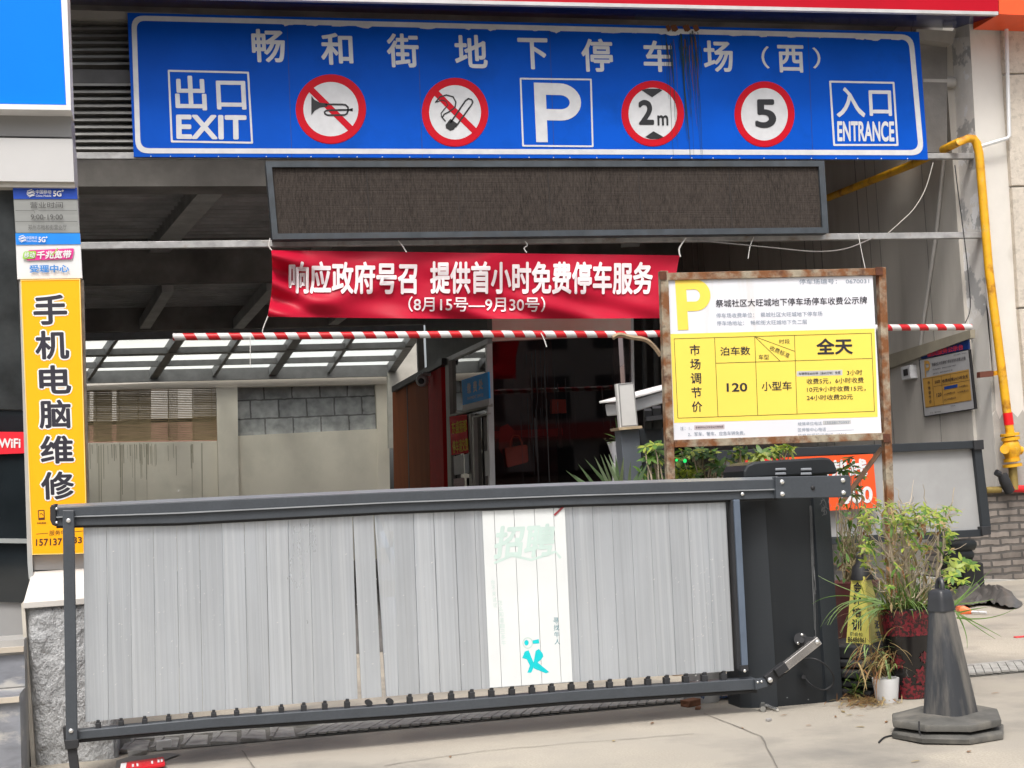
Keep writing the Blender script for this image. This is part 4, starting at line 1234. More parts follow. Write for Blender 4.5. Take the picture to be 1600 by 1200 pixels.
# yellow repair sign
m_ysign = M('yellow sign print', lin(248, 172, 20), .45, spec=.25, var=.03, scale=2)
ys = thing('repair_sign', 'tall yellow phone and computer repair sign with black characters on the left pillar', 'sign', PSh.at(90, 866))
MB().plate([(32, 437), (125, 435.5), (137, 865), (50, 867)], PSh, .08, .05).build('panel', m_ysign, ys)
m_ybord = M('yellow sign frame', lin(235, 205, 120), .45)
a = ((32, 437), (125, 435.5), (137, 865), (50, 867))
MB().ring(list(a), inset(a, 1.4), PSh, .083).build('edge_strip', m_ybord, ys)
MB().plate([(122, 437), (130, 437), (139, 790), (131, 790)], PSh, .03, .06).build('side_strip', M('weathered strip', (.25, .23, .2), .7, var=.3, scale=20), ys)
mb = MB()
for ch, bb in (('手', (51, 461, 104, 508)), ('机', (54, 517, 107, 562)), ('电', (60, 571, 110, 616)), ('脑', (60, 625, 110, 670)), ('维', (62, 681, 114, 725)), ('修', (63, 737, 115, 781))):
    q = rect(*bb, -.02, .04)
    x0, y0, x1, y1 = bb
    mb.text(ch, rect(x0 - 2.4, y0 - 2.4, x1 + 2.4, y1 + 2.4, -.02, .04), PSh, .0808, 0, .075, 3)
    mb.text(ch, q, PSh, .0820, 1, .026, 4)
mb.text('服务中心', rect(77, 829, 112, 837, -.05), PSh, .0810, 2, .0, 3)
mb.text('157137', rect(56, 842, 97, 853, -.03), PSh, .0810, 2, .022, 4)
mb.text('33', rect(114, 839, 128, 849, -.03), PSh, .0810, 2, .022, 4)
mb.stroke([(56.5, 834.5), (75, 833)], .8, PSh, .0810, 2); mb.stroke([(114, 831), (130, 829.5)], .8, PSh, .0810, 2)
a, b = rring(((59, 797), (69.5, 796.5), (70, 812), (60, 812.5)), 1.4, 1.5, 2)
mb.ring(a, b, PSh, .0810, 2)
mb.plate([(60, 809), (70, 808.5), (70, 812), (60, 812.5)], PSh, .0815, 0, 2)
mb.stroke([(62.5, 803.5), (65, 802), (67.5, 805.5)], 1.2, PSh, .0810, 2)
mb.text('手机维修', rect(57.5, 816, 72, 819, -.03), PSh, .0810, 2, .01, 2)
m_outl = M('outline white', (.75, .75, .74), .45)
mb.build('lettering', [m_outl, m_ink, M('brown ink', (.07, .02, .012), .5)], ys)
# stone pier under the sign
m_peb = M('painted pebbledash', (.40, .41, .42), .38, var=.16, scale=14, stretch=(1, 1, .6), col2=(.17, .17, .17), thr=.66, soft=.05, scale2=30, bump=1.0, bscale=34, bstretch=(1, 1, .6), bdist=.035)
m_cap = M('pale pier tile', (.55, .53, .50), .35, var=.08, scale=2, stretch=(1, 1, 4))
YP = 7.42
PP = PY(YP)
pr = thing('rough_pier', 'rough grey rendered pier with a pale tiled top behind the gate post', 'pier', PP.at(110, 1180))
base = [PP.at(38, 944), PP.at(172, 936), PP.at(184, 1175), PP.at(57, 1214)]
base[2].z = base[3].z = 0
# slightly irregular front: subdivided grid
mb = MB(); vs = []
NX_, NZ = 22, 40
for j in range(NZ + 1):
    for i in range(NX_ + 1):
        u, v = i / NX_, j / NZ
        p = base[3].lerp(base[2], u).lerp(base[0].lerp(base[1], u), v)
        e = min(u, 1 - u, 1 - v) * 12
        d = (noise.noise(p * 14) * .012 + noise.noise(p * 40) * .007) + (.03 * max(0, 1 - e) ** 2)
        vs.append(p + Vector((0, d, 0)))
mb.add(vs, [(j * (NX_ + 1) + i, j * (NX_ + 1) + i + 1, (j + 1) * (NX_ + 1) + i + 1, (j + 1) * (NX_ + 1) + i) for j in range(NZ) for i in range(NX_)])
bk = [p + Vector((0, .45, 0)) for p in base]
ff = [p + Vector((0, .035, 0)) for p in base]
mb.prism(ff, bk)
mb.build('render', m_peb, pr, smooth=True)
MB().plate([(33, 944), (38, 938), (57, 1216), (50, 1216)], PP, .01, .3).build('edge_plaster', M('cream plaster edge', (.5, .47, .41), .8, var=.15, scale=12), pr)
t0, t1 = PP.at(36, 942, .02), PP.at(176, 932, .02)
b0, b1 = PY(YS - .03).at(50, 893), PY(YS - .03).at(178, 884)
MB().prism([t0, t1, b1, b0], [p - Vector((0, 0, .03)) for p in (t0, t1, b1, b0)]).build('top_tile', m_cap, pr, bevel=.004)
MB().plate([(51, 868), (180, 862), (180, 888), (53, 891)], PSh, .02, .03).build('upstand', m_pan, pr)

# ================================================================== the barrier gate
YG = 7.05
PGt = PY(YG)
GN = Vector((0, -1, 0))
gt = thing('barrier_gate', 'long charcoal barrier gate with silver vertical slats and a dark drive cabinet', 'barrier gate', PGt.at(640, 1130))
# top beam: slightly sagging, built from short lengths
topx = [(88, 788.5, 822), (280, 779, 819 - 1.5), (600, 764.5, 800.5), (900, 753.5, 788.5), (1060, 748.5, 784), (1216, 744.5, 778.5)]
def strip(pts_top, pts_bot, off, th, m=0):
    mb = MB()
    a = [PGt.at(x, y, off) for x, y in pts_top]; b = [PGt.at(x, y, off) for x, y in pts_bot]
    n = len(a)
    vs = a + b + [p - GN * th for p in a] + [p - GN * th for p in b]
    fs = [(0, n, 3 * n, 2 * n), (n - 1, 3 * n - 1, 4 * n - 1, 2 * n - 1)]
    for i in range(n - 1):
        fs += [(i, i + 1, n + i + 1, n + i), (2 * n + i, 3 * n + i, 3 * n + i + 1, 2 * n + i + 1),
               (i, 2 * n + i, 2 * n + i + 1, i + 1), (n + i, n + i + 1, 3 * n + i + 1, 3 * n + i)]
    mb.add(vs, fs, m)
    return mb
def topf(f0, f1, x0=None, x1=None):
    T_ = []; B_ = []
    for x, a_, b_ in topx:
        T_.append((x, a_ + (b_ - a_) * f0)); B_.append((x, a_ + (b_ - a_) * f1))
    return T_, B_
m_beamlo = m_dkframe
tb = strip(*topf(.13, .56), .05, .11).build('top_beam', m_dkframe, gt, bevel=.004)
def chamf(f0, f1, o0, o1):
    T_, B_ = topf(f0, f1)
    a = [PGt.at(x, y, o0) for x, y in T_]; b = [PGt.at(x, y, o1) for x, y in B_]; n = len(a)
    return MB().add(a + b, [(i, i + 1, n + i + 1, n + i) for i in range(n - 1)])
sub(chamf(0, .13, -.02, .05), 'top_chamfer', M('beam edge highlight', (.19, .205, .22), .4, .12), tb, gt)  # sky highlight along the top edge, put into a paler colour
sub(strip(*topf(1.0, 1.10), .022, .03), 'shade_strip', m_rubber, tb, gt)  # dark strip standing in for the shade gap under the beam
sub(strip(*topf(.61, 1.0), .042, .08), 'lower_channel', m_dkframe, tb, gt, bevel=.003)
sub(strip(*topf(.555, .615), .056, .07), 'groove_highlight_strip', M('pale groove highlight', (.30, .32, .34), .4, .3), tb, gt)  # highlight along the groove, laid in as a paler strip
sub(MB().plate([(78, 793), (80, 789), (88, 786.5), (88, 823), (81, 820), (78, 812)], PGt, .058, .12), 'end_cap', m_rubber, tb, gt, bevel=.006)
# connection plate to the hub
cp = MB().plate([(1212, 745), (1326, 742.5), (1330, 746), (1330, 774), (1326, 777), (1213, 779)], PGt, .075, .05).build('arm_plate', m_dkframe, gt, bevel=.004)
mb = MB()
for p in ((1222, 753), (1222.5, 772), (1317, 750.5), (1318, 770)): mb.dome(PGt.at(*p, .075), GN, .014)
sub(mb, 'bolt', m_bolt, cp, gt, smooth=True)
mb = MB().dome(PGt.at(1270, 762, .075), GN, .013)
sub(mb, 'plug', m_rubber, cp, gt, smooth=True)
# posts
lp = MB().plate([(97.5, 797), (115.5, 797), (121, 1157), (103, 1160)], PGt, .085, .035).build('gate_post', m_dkframe, gt, bevel=.004)
mb = MB()
mb.dome(PGt.at(107, 813.5, .085), GN, .012); mb.dome(PGt.at(111, 1142, .085), GN, .012)
mb.dome(PGt.at(88.5, 795, .058), GN, .007); mb.dome(PGt.at(88.5, 816.5, .058), GN, .007)
sub(mb, 'bolt', m_bolt, lp, gt, smooth=True)
mb = MB().plate([(100, 1157), (123, 1155), (122, 1169), (102, 1172)], PGt, .09, .05)
sub(mb, 'collar', m_rubber, lp, gt, bevel=.003)
c0, c1 = PGt.at(105, 1170, .075), PGt.at(119, 1168, .075)
mb = MB().prism([c0, c1, Vector((c1.x + .012, c1.y, .005)), Vector((c0.x + .012, c0.y, .005))], [p + Vector((0, .045, 0)) for p in (c0, c1, Vector((c1.x + .012, c1.y, .005)), Vector((c0.x + .012, c0.y, .005)))])
sub(mb, 'foot', m_rubber, lp, gt)
MB().plate([(98, 1137), (104, 1136), (106, 1158), (100, 1159)], PGt, .06, .04).build('rail_end', m_rubber, gt)
rp = MB().plate([(1146.5, 781), (1156, 780.5), (1169.5, 1043), (1160, 1044)], PGt, .06, .035).build('gate_post', M('blue grey post face', lin(92, 104, 120), .45, .15), gt, bevel=.003)
mb = MB().plate([(1142, 781), (1146, 781), (1159.5, 1044), (1154, 1045)], PGt, .045, .05)
sub(mb, 'inner_channel', m_rubber, rp, gt)
mb = MB(); mb.dome(PGt.at(1160, 772, .05), GN, .011); mb.dome(PGt.at(1163.5, 1048, .06), GN, .01)
sub(mb, 'bolt', m_bolt, rp, gt, smooth=True)
mb = MB().plate([(1157, 1040), (1169, 1039), (1170, 1048), (1158, 1049)], PGt, .065, .05)
sub(mb, 'collar', m_rubber, rp, gt)
# bottom rail
botx = [(106, 1143.5, 1157), (330, 1122, 1137.5), (620, 1102, 1118), (900, 1079.5, 1095.5), (1060, 1068.5, 1085.5), (1183, 1060, 1077.5)]
br_ = strip([(x, a_) for x, a_, b_ in botx], [(x, b_) for x, a_, b_ in botx], .05, .08).build('bottom_rail', m_dkframe, gt, bevel=.004)
sub(strip([(x, b_ + .6) for x, a_, b_ in botx], [(x, b_ + 5) for x, a_, b_ in botx], .02, .05), 'lower_tube', m_rubber, br_, gt)
# linkage at the right end
lk = MB().plate([(1180, 1062), (1197, 1060.5), (1200, 1073), (1181, 1078)], PGt, .075, .05).build('link_bracket', m_dkframe, gt, bevel=.003)
mb = MB()
for p in ((1184, 1066), (1190, 1065)): mb.dome(PGt.at(*p, .075), GN, .007)
mb.dome(PGt.at(1203.5, 1062.5, .10), GN, .015)
sub(mb, 'bolt', m_bolt, lk, gt, smooth=True)
mb = MB().bar(PGt.at(1198, 1064, .07), PGt.at(1226, 1042, .075), .03, .06).bar(PGt.at(1212, 1052, .10), PGt.at(1228, 1040, .10), .03, .045)
sub(mb, 'clevis', m_rubber, lk, gt, bevel=.003)
la = MB().bar(PGt.at(1221, 1046, .09), PGt.at(1279, 1000, .10), .035, .045).build('link_arm', M('bright steel arm', (.55, .53, .51), .25, .8, var=.15), gt, bevel=.003)
mb = MB(); mb.dome(PGt.at(1277, 1003, .12), GN, .013)
sub(mb, 'bolt', m_bolt, la, gt, smooth=True)
# slats
m_slat = M('brushed aluminium slat', (.50, .535, .575), .34, .55, var=.11, scale=1.1, stretch=(2.2, 1, .8), col2=(.58, .615, .65), thr=.57, soft=.10, scale2=3, stretch2=(14, 1, .05),
           col3=(.45, .482, .518), thr3=.60, each=.045, bump=.12, bscale=40, bstretch=(8, 1, .1), rvar=.07)
botb = [133, 170, 207, 244, 281, 317, 353, 388, 422, 457, 491, 524, 559]
botb2 = [603.5, 623, 656, 688, 721, 753, 784, 815, 847, 877, 907, 938, 968, 998, 1028, 1057, 1087, 1117, 1147]
def ybot(x): return 1127 - (x - 133) * .0782 + 2.5 * ((x - 640) / 510) ** 2 - 2.0 + (0 if x > 300 else .5)
def ytop(x):
    for (a_, b_) in zip(topx, topx[1:]):
        if a_[0] <= x <= b_[0]:
            t = (x - a_[0]) / (b_[0] - a_[0]); return a_[2] + (b_[2] - a_[2]) * t + 3.5
    return topx[-1][2] + 3.5
def shift(x):
    P_ = ((133, 3), (559, 8.5), (765, 12), (1147, 13))
    for (a_, b_) in zip(P_, P_[1:]):
        if a_[0] <= x <= b_[0]: return a_[1] + (b_[1] - a_[1]) * (x - a_[0]) / (b_[0] - a_[0])
    return 13
def slat(xb0, xb1, xt0=None, xt1=None, tilt=0.0, bend=None, yb=None):
    xt0 = xb0 - shift(xb0) if xt0 is None else xt0
    xt1 = xb1 - shift(xb1) if xt1 is None else xt1
    g_ = random.choice((.12, .2, .34))
    mb = MB()
    # cross-section: fine extruded ribs; slight bow per slat
    prof = [(0, -.0016), (.03, 0), (.16, 0), (.18, -.0005), (.20, 0), (.42, 0), (.44, -.0005), (.46, 0), (.70, 0), (.72, -.0005), (.74, 0), (.97, 0), (1, -.0016)]
    rows = 2 if bend is None else 12
    vs = []
    for j in range(rows):
        v = j / (rows - 1)
        for u, d in prof:
            xt = xt0 + g_ + (xt1 - xt0 - 2 * g_) * u; xb = xb0 + g_ + (xb1 - xb0 - 2 * g_) * u
            x = xt + (xb - xt) * v
            y0_ = ytop(xt); y1_ = (ybot(xb) if yb is None else yb)
            y = y0_ + (y1_ - y0_) * v
            o_ = d + tilt * (u - .5) + (bend(u, v) if bend else 0)
            vs.append(PGt.at(x, y, .01 + o_))
    n = len(prof)
    fs = [(j * n + i, j * n + i + 1, (j + 1) * n + i + 1, (j + 1) * n + i) for j in range(rows - 1) for i in range(n - 1)]
    bk_ = [p - GN * .018 for p in vs]
    N_ = len(vs)
    fs2 = [(N_ + j * n + i + n, N_ + j * n + i + n + 1, N_ + j * n + i + 1, N_ + j * n + i) for j in range(rows - 1) for i in range(n - 1)]
    ed = []
    for i in range(n - 1):
        ed += [(i, i + 1, N_ + i + 1, N_ + i), ((rows - 1) * n + i, (rows - 1) * n + i + 1, N_ + (rows - 1) * n + i + 1, N_ + (rows - 1) * n + i)]
    for j in range(rows - 1):
        ed += [(j * n, (j + 1) * n, N_ + (j + 1) * n, N_ + j * n), (j * n + n - 1, (j + 1) * n + n - 1, N_ + (j + 1) * n + n - 1, N_ + j * n + n - 1)]
    mb.add(vs + bk_, fs + fs2 + ed)
    return mb.build('slat', m_slat, gt)
for a, b in zip(botb, botb[1:]): slat(a, b, tilt=random.uniform(-.005, .005))
o = slat(565, 597, 551.5, 583.5, .004); o['label'] = 'slat swung loose at its foot'
def crump(u, v):
    return .011 * math.exp(-((v - .17) * 16) ** 2) * math.sin(u * 5) - .012 * math.exp(-((v - .48) * 22) ** 2) + .006 * math.exp(-((v - .08) * 20) ** 2) * math.cos(u * 7) - .01 * (v > .5) * (1 - u)
o = slat(603.5, 623, 585, 616, 0, crump); o['label'] = 'dented and creased slat'
for a, b in zip(botb2[1:], botb2[2:]): slat(a, b, tilt=random.uniform(-.005, .005))
# splash marks
m_spl = M('dried splash', (.74, .74, .73), .6)
mb = MB()
for k in range(200):
    if k < 60: x, y = random.gauss(1110, 25), random.gauss(940, 50)
    elif k < 140: x, y = random.gauss(215, 70), random.gauss(950, 70)
    else: x, y = random.uniform(300, 1100), random.uniform(860, 1040)
    if not (140 < x < 1132) or 740 < x < 905 : continue
    l, w_ = random.uniform(1.5, 5), random.uniform(.3, .7)
    a_ = random.uniform(.2, 1.2)
    dx, dy = math.cos(a_) * l / 2, -math.sin(a_) * l / 2
    mb.plate([(x - dx, y - dy), (x + w_ * .4, y + w_), (x + dx, y + dy), (x - w_ * .4, y - w_)], PGt, .0145 + k * .00002, 0)
mb.build('splash_mark', m_spl, gt)
# bottom clips
def clip(x):
    y = ybot(x); yr = 0
    for (a_, b_) in zip(botx, botx[1:]):
        if a_[0] <= x <= b_[0]: yr = a_[1] + (b_[1] - a_[1]) * (x - a_[0]) / (b_[0] - a_[0])
    mb = MB()
    mb.plate([(x - 2.5, y - 1), (x + 2.5, y - 1), (x + 2.5, y + 4), (x - 2.5, y + 4)], PGt, .02, .03)
    mb.plate([(x - 4.2, y + 4), (x + 4.2, y + 3.7), (x + 4.2, yr + 2), (x - 4.2, yr + 2.3)], PGt, .03, .04)
    mb.build('slat_clip', m_rubber, gt, bevel=.002)
for x in (153, 189, 226, 263.5, 298, 334, 370, 405, 440, 475, 508, 543, 641, 674, 706, 738, 769, 801, 832.5, 863, 894, 924, 954, 984, 1014, 1043, 1073, 1102, 1132): clip(x)
for x in (577, 610):
    y = 1099 - (x - 577) * .07
    MB().plate(circle(x, y, 5.5, 4.5, 10), PGt, .03, .05).build('slat_clip', m_rubber, gt)
# recruitment poster on the slats
m_post = M('white vinyl poster', (.66, .69, .695), .4, var=.05, scale=3)
m_pale = M('faded mint print', (.50, .625, .59), .5, var=.06, scale=10)
m_cyan = M('cyan print', lin(0, 190, 198), .5, var=.05, scale=10)
m_teal = M('teal print', lin(40, 120, 135), .5)
ptr = MB()
xs_b = [765, 784, 815, 847, 877, 895]
for a, b in zip(xs_b, xs_b[1:]):
    ta, tb_ = a - shift(a), b - shift(b)
    ptr.plate([(ta + .35, ytop(ta) + 1), (tb_ - .35, ytop(tb_) + 1), (b - .35, ybot(b) - 1), (a + .35, ybot(a) - 1)], PGt, .018, .004)
pt = ptr.build('poster', m_post, gt)
mb = MB()
mb.text('招聘', rect(776, 822, 870, 874, -.05, -.12), PGt, .0187, 0, .032, 3)
mb.stroke([(772, 880), (800, 868), (830, 875), (868, 862), (876, 872)], 4, PGt, .0184, 0)
for i, ch in enumerate('你不来试试'): mb.text(ch, rect(767 + i * .9, 906 + i * 9, 773 + i * .9, 913.5 + i * 9), PGt, .0187, 0, 0, 2)
for i, ch in enumerate('怎么知道自己多牛'): mb.text(ch, rect(778 + i * .8, 938 + i * 9, 785 + i * .8, 945.5 + i * 9), PGt, .0187, 0, 0, 2)
for i, ch in enumerate('寻找牛人'): mb.text(ch, rect(864.5 + i * .7, 965 + i * 11, 873 + i * .7, 974 + i * 11), PGt, .0187, 2, .0, 3)
# a plain magnifying glass stands in for the printed figure
zq = lambda x, y: (750 + x / 6, 880 + y / 6)
mb.ring(circle(*zq(447, 748), 8.2, 9, 24), circle(*zq(447, 748), 6.6, 7.4, 24), PGt, .0187, 0)
mb.plate(circle(*zq(436, 745), 3.5, 4.2, 16), PGt, .0191, 0, 1)
mb.plate([zq(492, 725), zq(550, 712), zq(556, 752), zq(496, 755)], PGt, .0189, 0, 1)
mb.plate([(816, 1028), (820, 1018), (826, 1016), (834, 1036), (833, 1045), (830, 1051), (824, 1051), (828, 1040), (823, 1030)], PGt, .0187, 0, 1)
mb.plate([(833.5, 1036), (837, 1017), (842, 1014), (848, 1021), (849, 1026), (845, 1031), (840, 1035), (858, 1050), (853, 1052), (833.5, 1044)], PGt, .0188, 0, 1)
sub(mb, 'lettering', [m_pale, m_cyan, m_teal], pt, gt)
mb = MB().stroke([(866, 805), (880, 792)], 3.2, PGt, .022, 0)
sub(mb, 'red_strap', M('dark red strap', (.30, .05, .06), .5), pt, gt)
# drive cabinet
Yc = 7.13
f = [G(1182, 1109), G(1221, 1107), G(1300, 1100.5), G(1326, 1097)]
F0 = [Vector((f[0].x, Yc + .05, 0)), Vector((f[1].x, Yc + .0, 0)), Vector((f[2].x, Yc + .0, 0)), Vector((f[3].x, Yc + .03, 0))]
yb2 = Yc + .26
zc = PY(Yc).at(1250, 742).z
xl = G(1150, 1090).x
foot = [Vector((F0[0].x - .05, Yc + .09, 0)), F0[0], F0[1], F0[1] + Vector((.006, .02, 0)), F0[2] + Vector((-.006, .02, 0)), F0[2], F0[3], Vector((F0[3].x + .01, Yc + .09, 0)), Vector((F0[3].x + .01, yb2, 0)), Vector((F0[0].x - .05, yb2, 0))]
topv = [p + Vector((0, 0, zc)) for p in foot]
cb_ = MB()
n = len(foot)
cb_.add(foot + topv, [(0, 1, n + 1, n), (1, 2, n + 2, n + 1), (2, 3, n + 3, n + 2), (4, 5, n + 5, n + 4), (5, 6, n + 6, n + 5), (6, 7, n + 7, n + 6), (7, 8, n + 8, n + 7), (8, 9, n + 9, n + 8), (9, 0, n, n + 9), tuple(range(n, 2 * n))], 0)
cb_.add(foot + topv, [(3, 4, n + 4, n + 3)], 1)
cab = cb_.build('cabinet', [m_dkcab, m_dkcab2], gt)
# lid: a rounded cover
lx0, lx1 = PY(Yc).at(1160, 742).x, PY(Yc).at(1306, 740).x
zl0, zl1 = zc - .005, PY(Yc).at(1220, 719).z
prof_ = [(lx0, zl0), (lx0, zl0 + (zl1 - zl0) * .45), (lx0 + .02, zl0 + (zl1 - zl0) * .8), (lx0 + .06, zl1 - .004), (lx0 + .10, zl1), (lx1 - .08, zl1 + .004), (lx1 - .04, zl1 - .002), (lx1 - .012, zl0 + (zl1 - zl0) * .7), (lx1, zl0 + (zl1 - zl0) * .3), (lx1, zl0)]
mb = MB().prism([Vector((x, Yc - .02, z)) for x, z in prof_], [Vector((x, yb2 + .03, z)) for x, z in prof_])
sub(mb, 'lid', m_dkcab2, cab, gt, bevel=.012)
mb = MB()
for x in (1212, 1252):
    for y in (731.5, 738.5):
        mb.plate([(x, y), (x + 16, y - .5), (x + 17, y + 3.3), (x, y + 3.8)], PY(Yc - .02), .008, .02)
sub(mb, 'vent', M('vent lip', (.30, .32, .35), .4, .3), cab, gt, bevel=.003)
hb_ = MB()
PCf = PY(Yc)
hc = PCf.at(1250, 998, .0)
hb_.tube([PCf.at(1251, 999, .02), PCf.at(1251, 999, -.03)], .036, 16)
hb_.tube([PCf.at(1252, 1000, .16), PCf.at(1252, 1000, .0)], .016, 10)
ho = sub(hb_, 'pivot_hub', m_rubber, cab, gt, smooth=True)
mb = MB()
for p in ((1253, 992), (1247, 1005), (1259, 1003)): mb.dome(PCf.at(*p, .02), GN, .009)
sub(mb, 'bolt', m_bolt, cab, gt, smooth=True)
mb = MB().bar(PGt.at(1252, 999, .05), PGt.at(1276, 1001, .10), .03, .03)
sub(mb, 'crank', m_rubber, cab, gt)
zc4 = lambda x, y: (1100 + x * .35, 700 + y * .35)
pts = [zc4(450, 940), zc4(500, 943), (zc4(550, 975)), zc4(578, 1020), zc4(570, 1060), zc4(530, 1080), zc4(480, 1058), zc4(445, 1022)]
W = [PCf.at(*p, .03 + .02 * math.sin(i)) for i, p in enumerate(pts)]
W[0] = PCf.at(*pts[0], .0); W[-1] = PCf.at(*pts[-1], -.01)
out = []
for i in range(len(W) - 1):
    a, b, c, d = W[max(i - 1, 0)], W[i], W[i + 1], W[min(i + 2, len(W) - 1)]
    for k in range(6):
        t = k / 6
        out.append(.5 * ((2 * b) + (c - a) * t + (2 * a - 5 * b + 4 * c - d) * t * t + (3 * b - a - 3 * c + d) * t ** 3))
out.append(W[-1])
mb = MB().tube(out, .005, 6); mb.tube([PCf.at(*pts[-1], .012), PCf.at(*pts[-1], -.02)], .012, 10)
sub(mb, 'cable', m_rubber, cab, gt, smooth=True)
# adhesive scuffs on the cabinet
m_scuff = M('scuff', (.16, .165, .17), .7)
mb = MB()
for k in range(14):
    x = random.uniform(1284, 1298); y = random.uniform(778, 800)
    mb.stroke([(x, y), (x + random.uniform(-3, 3), y + random.uniform(2, 6)), (x + random.uniform(-4, 4), y + random.uniform(4, 9))], .6, PCf, .003, 0)
for k in range(7):
    x = 1270 + random.gauss(0, 7); mb.stroke([(x, 790), (x + 3, 880), (x + 6, 900 + random.uniform(0, 120))], .5, PCf, -.014, 0)
for p in ((1263, 1093), (1292, 1098), (1230, 1090)): mb.plate(circle(*p, 1.3, 1, 7), PCf, .003, 0, 0)
sub(mb, 'scuff', m_scuff, cab, gt)
# bolt and bracket dropped at its foot
kn = thing('loose_bolt', 'loose steel bolt and nut on the ground at the foot of the cabinet', 'bolt', G(1200, 1106))
MB().tube([G(1192, 1108, .016), G(1192, 1101, .016)], .016, 6).build('nut', M('old nut', (.32, .32, .3), .4, .6), kn)
MB().tube([G(1198, 1103, .012), G(1215, 1109, .010)], [.012, .008], 8).build('shank', m_bolt, kn, smooth=True)
# ================================================================== price sign
YPS = 8.6
PPS = PY(YPS)
zb = lambda x, y: (1000 + x * .26667, 400 + y * .26667)
pg = thing('price_sign', 'yellow and white parking price board in a rusty tube frame behind the gate', 'sign', (PPS.at(1210, 800).x, YPS, 0))
def post(a, b, w0):
    """rust tube from px a to px b then down to the ground"""
    p0, p1 = PPS.at(*a), PPS.at(*b)
    d = (p1 - p0)
    e = p0 + d * (p0.z / (p0.z - p1.z))
    k = w0 / FPX * YPS
    return MB().bar(p0, e, k, k, upv=(0, 1, 0))
post((1036, 424), (1047, 745), 13.5).build('post', m_rust, pg, bevel=.003)
post((1376, 418), (1389, 790), 13.5).build('post', m_rust, pg, bevel=.003)
def rb(a, b, w0): 
    k = w0 / FPX * YPS
    return MB().bar(PPS.at(*a, .004), PPS.at(*b, .004), k, k * .98, upv=(0, 1, 0))
rb((1042, 433), (1370, 425), 12.5).build('top_bar', m_rust, pg, bevel=.003)
rb((1052, 693.5), (1380, 682), 12.5).build('bottom_bar', m_rust, pg, bevel=.003)
m_rustdk = M('deep rust', (.09, .028, .012), .8, var=.4, scale=30)
mb = MB()
for p in ((1031, 430), (1369, 423), (1381, 684)): mb.plate([(p[0] - 1, p[1] - 6), (p[0] + 10, p[1] - 6), (p[0] + 11, p[1] + 7), (p[0], p[1] + 7)], PPS, .034, .006)
mb.build('weld', m_rustdk, pg)
k = 7 / FPX * YPS
MB().bar(PPS.at(1378, 700, -.03), PY(YPS + .25).at(1312, 790), k, k).build('brace', M('brown brace', (.22, .13, .08), .7, var=.3, scale=20), pg)
m_pwhite = M('price board white', (.72, .73, .78), .35, var=.03, scale=2, col2=(.66, .64, .62), thr=.68, scale2=3, stretch2=(3, 1, .3))
m_pyel = M('price board yellow', (.88, .68, .11), .35, var=.03, scale=2)
m_pP = M('price board P', (.90, .66, .10), .35, var=.03)
MB().plate([zb(146, 128), zb(1362, 104), zb(1416, 1052), zb(192, 1096)], PPS, .012, .02).build('board', m_pwhite, pg)
tbq = [zb(178, 457), zb(1375, 425), zb(1393, 943), zb(200, 978)]
MB().plate(tbq, PPS, .0128, 0).build('price_table', m_pyel, pg)
m_line = M('table line', (.10, .085, .02), .5)
m_pink = M('pinkish sticker', (.52, .44, .46), .5)
m_gstick = M('grey sticker', (.50, .50, .50), .5)
m_pgrey = M('grey blue print', (.22, .27, .34), .5)
mb = MB()
def ln(a, b, w_=1.0): mb.stroke([zb(*a), zb(*b)], w_, PPS, .0138, 1)
for a, b in (((200, 485), (1355, 452)), ((1355, 452), (1374, 910)), ((1374, 910), (222, 950)), ((222, 950), (200, 485)),
             ((437, 480), (457, 942)), ((672, 472), (690, 934)), ((905, 465), (920, 922)), ((445, 628), (1360, 600)), ((672, 472), (905, 558)), ((672, 472), (820, 615))): ln(a, b, .9)
def tx(t, x0, y0, x1, y1, m=0, bold=.006, s=-.025, k=.03, off=.0146, res=3):
    mb.text(t, [zb(*p) for p in rect(x0, y0, x1, y1, s, k)], PPS, off, m, bold, res)
tx('停车场编号：  0670031', 932, 136, 1342, 166, 4, 0, -.012)
tx('祭城社区大旺城地下停车场停车收费公示牌', 443, 256, 1330, 300, 0, .008, -.022)
tx('停车场收费单位：  祭城社区大旺城地下停车场', 446, 335, 1068, 363, 4, 0, -.018)
tx('停车场地址：  畅和街大旺城地下负二层', 449, 381, 978, 408, 4, 0, -.018)
for i, ch in enumerate('市场调节价'): tx(ch, 290 + i * 3.2, 520 + i * 83, 351 + i * 3.2, 582 + i * 83, 0, .012)
tx('泊车数', 470, 533, 645, 584, 0, .010); tx('120', 507, 745, 628, 796, 0, .02); tx('小型车', 712, 737, 888, 790, 0, .010)
tx('全天', 1032, 484, 1245, 580, 0, .03)
tx('时段', 816, 488, 877, 515, 0, .0); tx('车型', 695, 578, 755, 607, 0, .0)
mb.text('收费标准', [zb(768, 522), zb(882, 572), zb(870, 600), zb(757, 549)], PPS, .0146, 0, 0, 3)
mb.plate([zb(*p) for p in rect(918, 675, 1186, 706, -.03)], PPS, .0134, 0, 3)
tx('车辆停车60分钟（含60分钟）免费', 930, 682, 1174, 699, 0, .004, -.03)
tx('3小时', 1212, 668, 1302, 699, 0, .006); tx('收费5元，6小时收费', 976, 718, 1310, 752, 0, .006); tx('10元9小时收费15元，', 978, 767, 1322, 799, 0, .006); tx('24小时收费20元', 977, 815, 1247, 847, 0, .006)
tx('注：1、', 235, 1000, 302, 1021, 4, 0); mb.plate([zb(*p) for p in rect(318, 992, 495, 1018, -.03)], PPS, .0134, 0, 2)
tx('车辆停车60分钟含60分钟免费', 326, 998, 487, 1012, 0, .0, -.03); tx('2、军车、警车、应急车辆免费。', 281, 1033, 615, 1056, 4, 0)
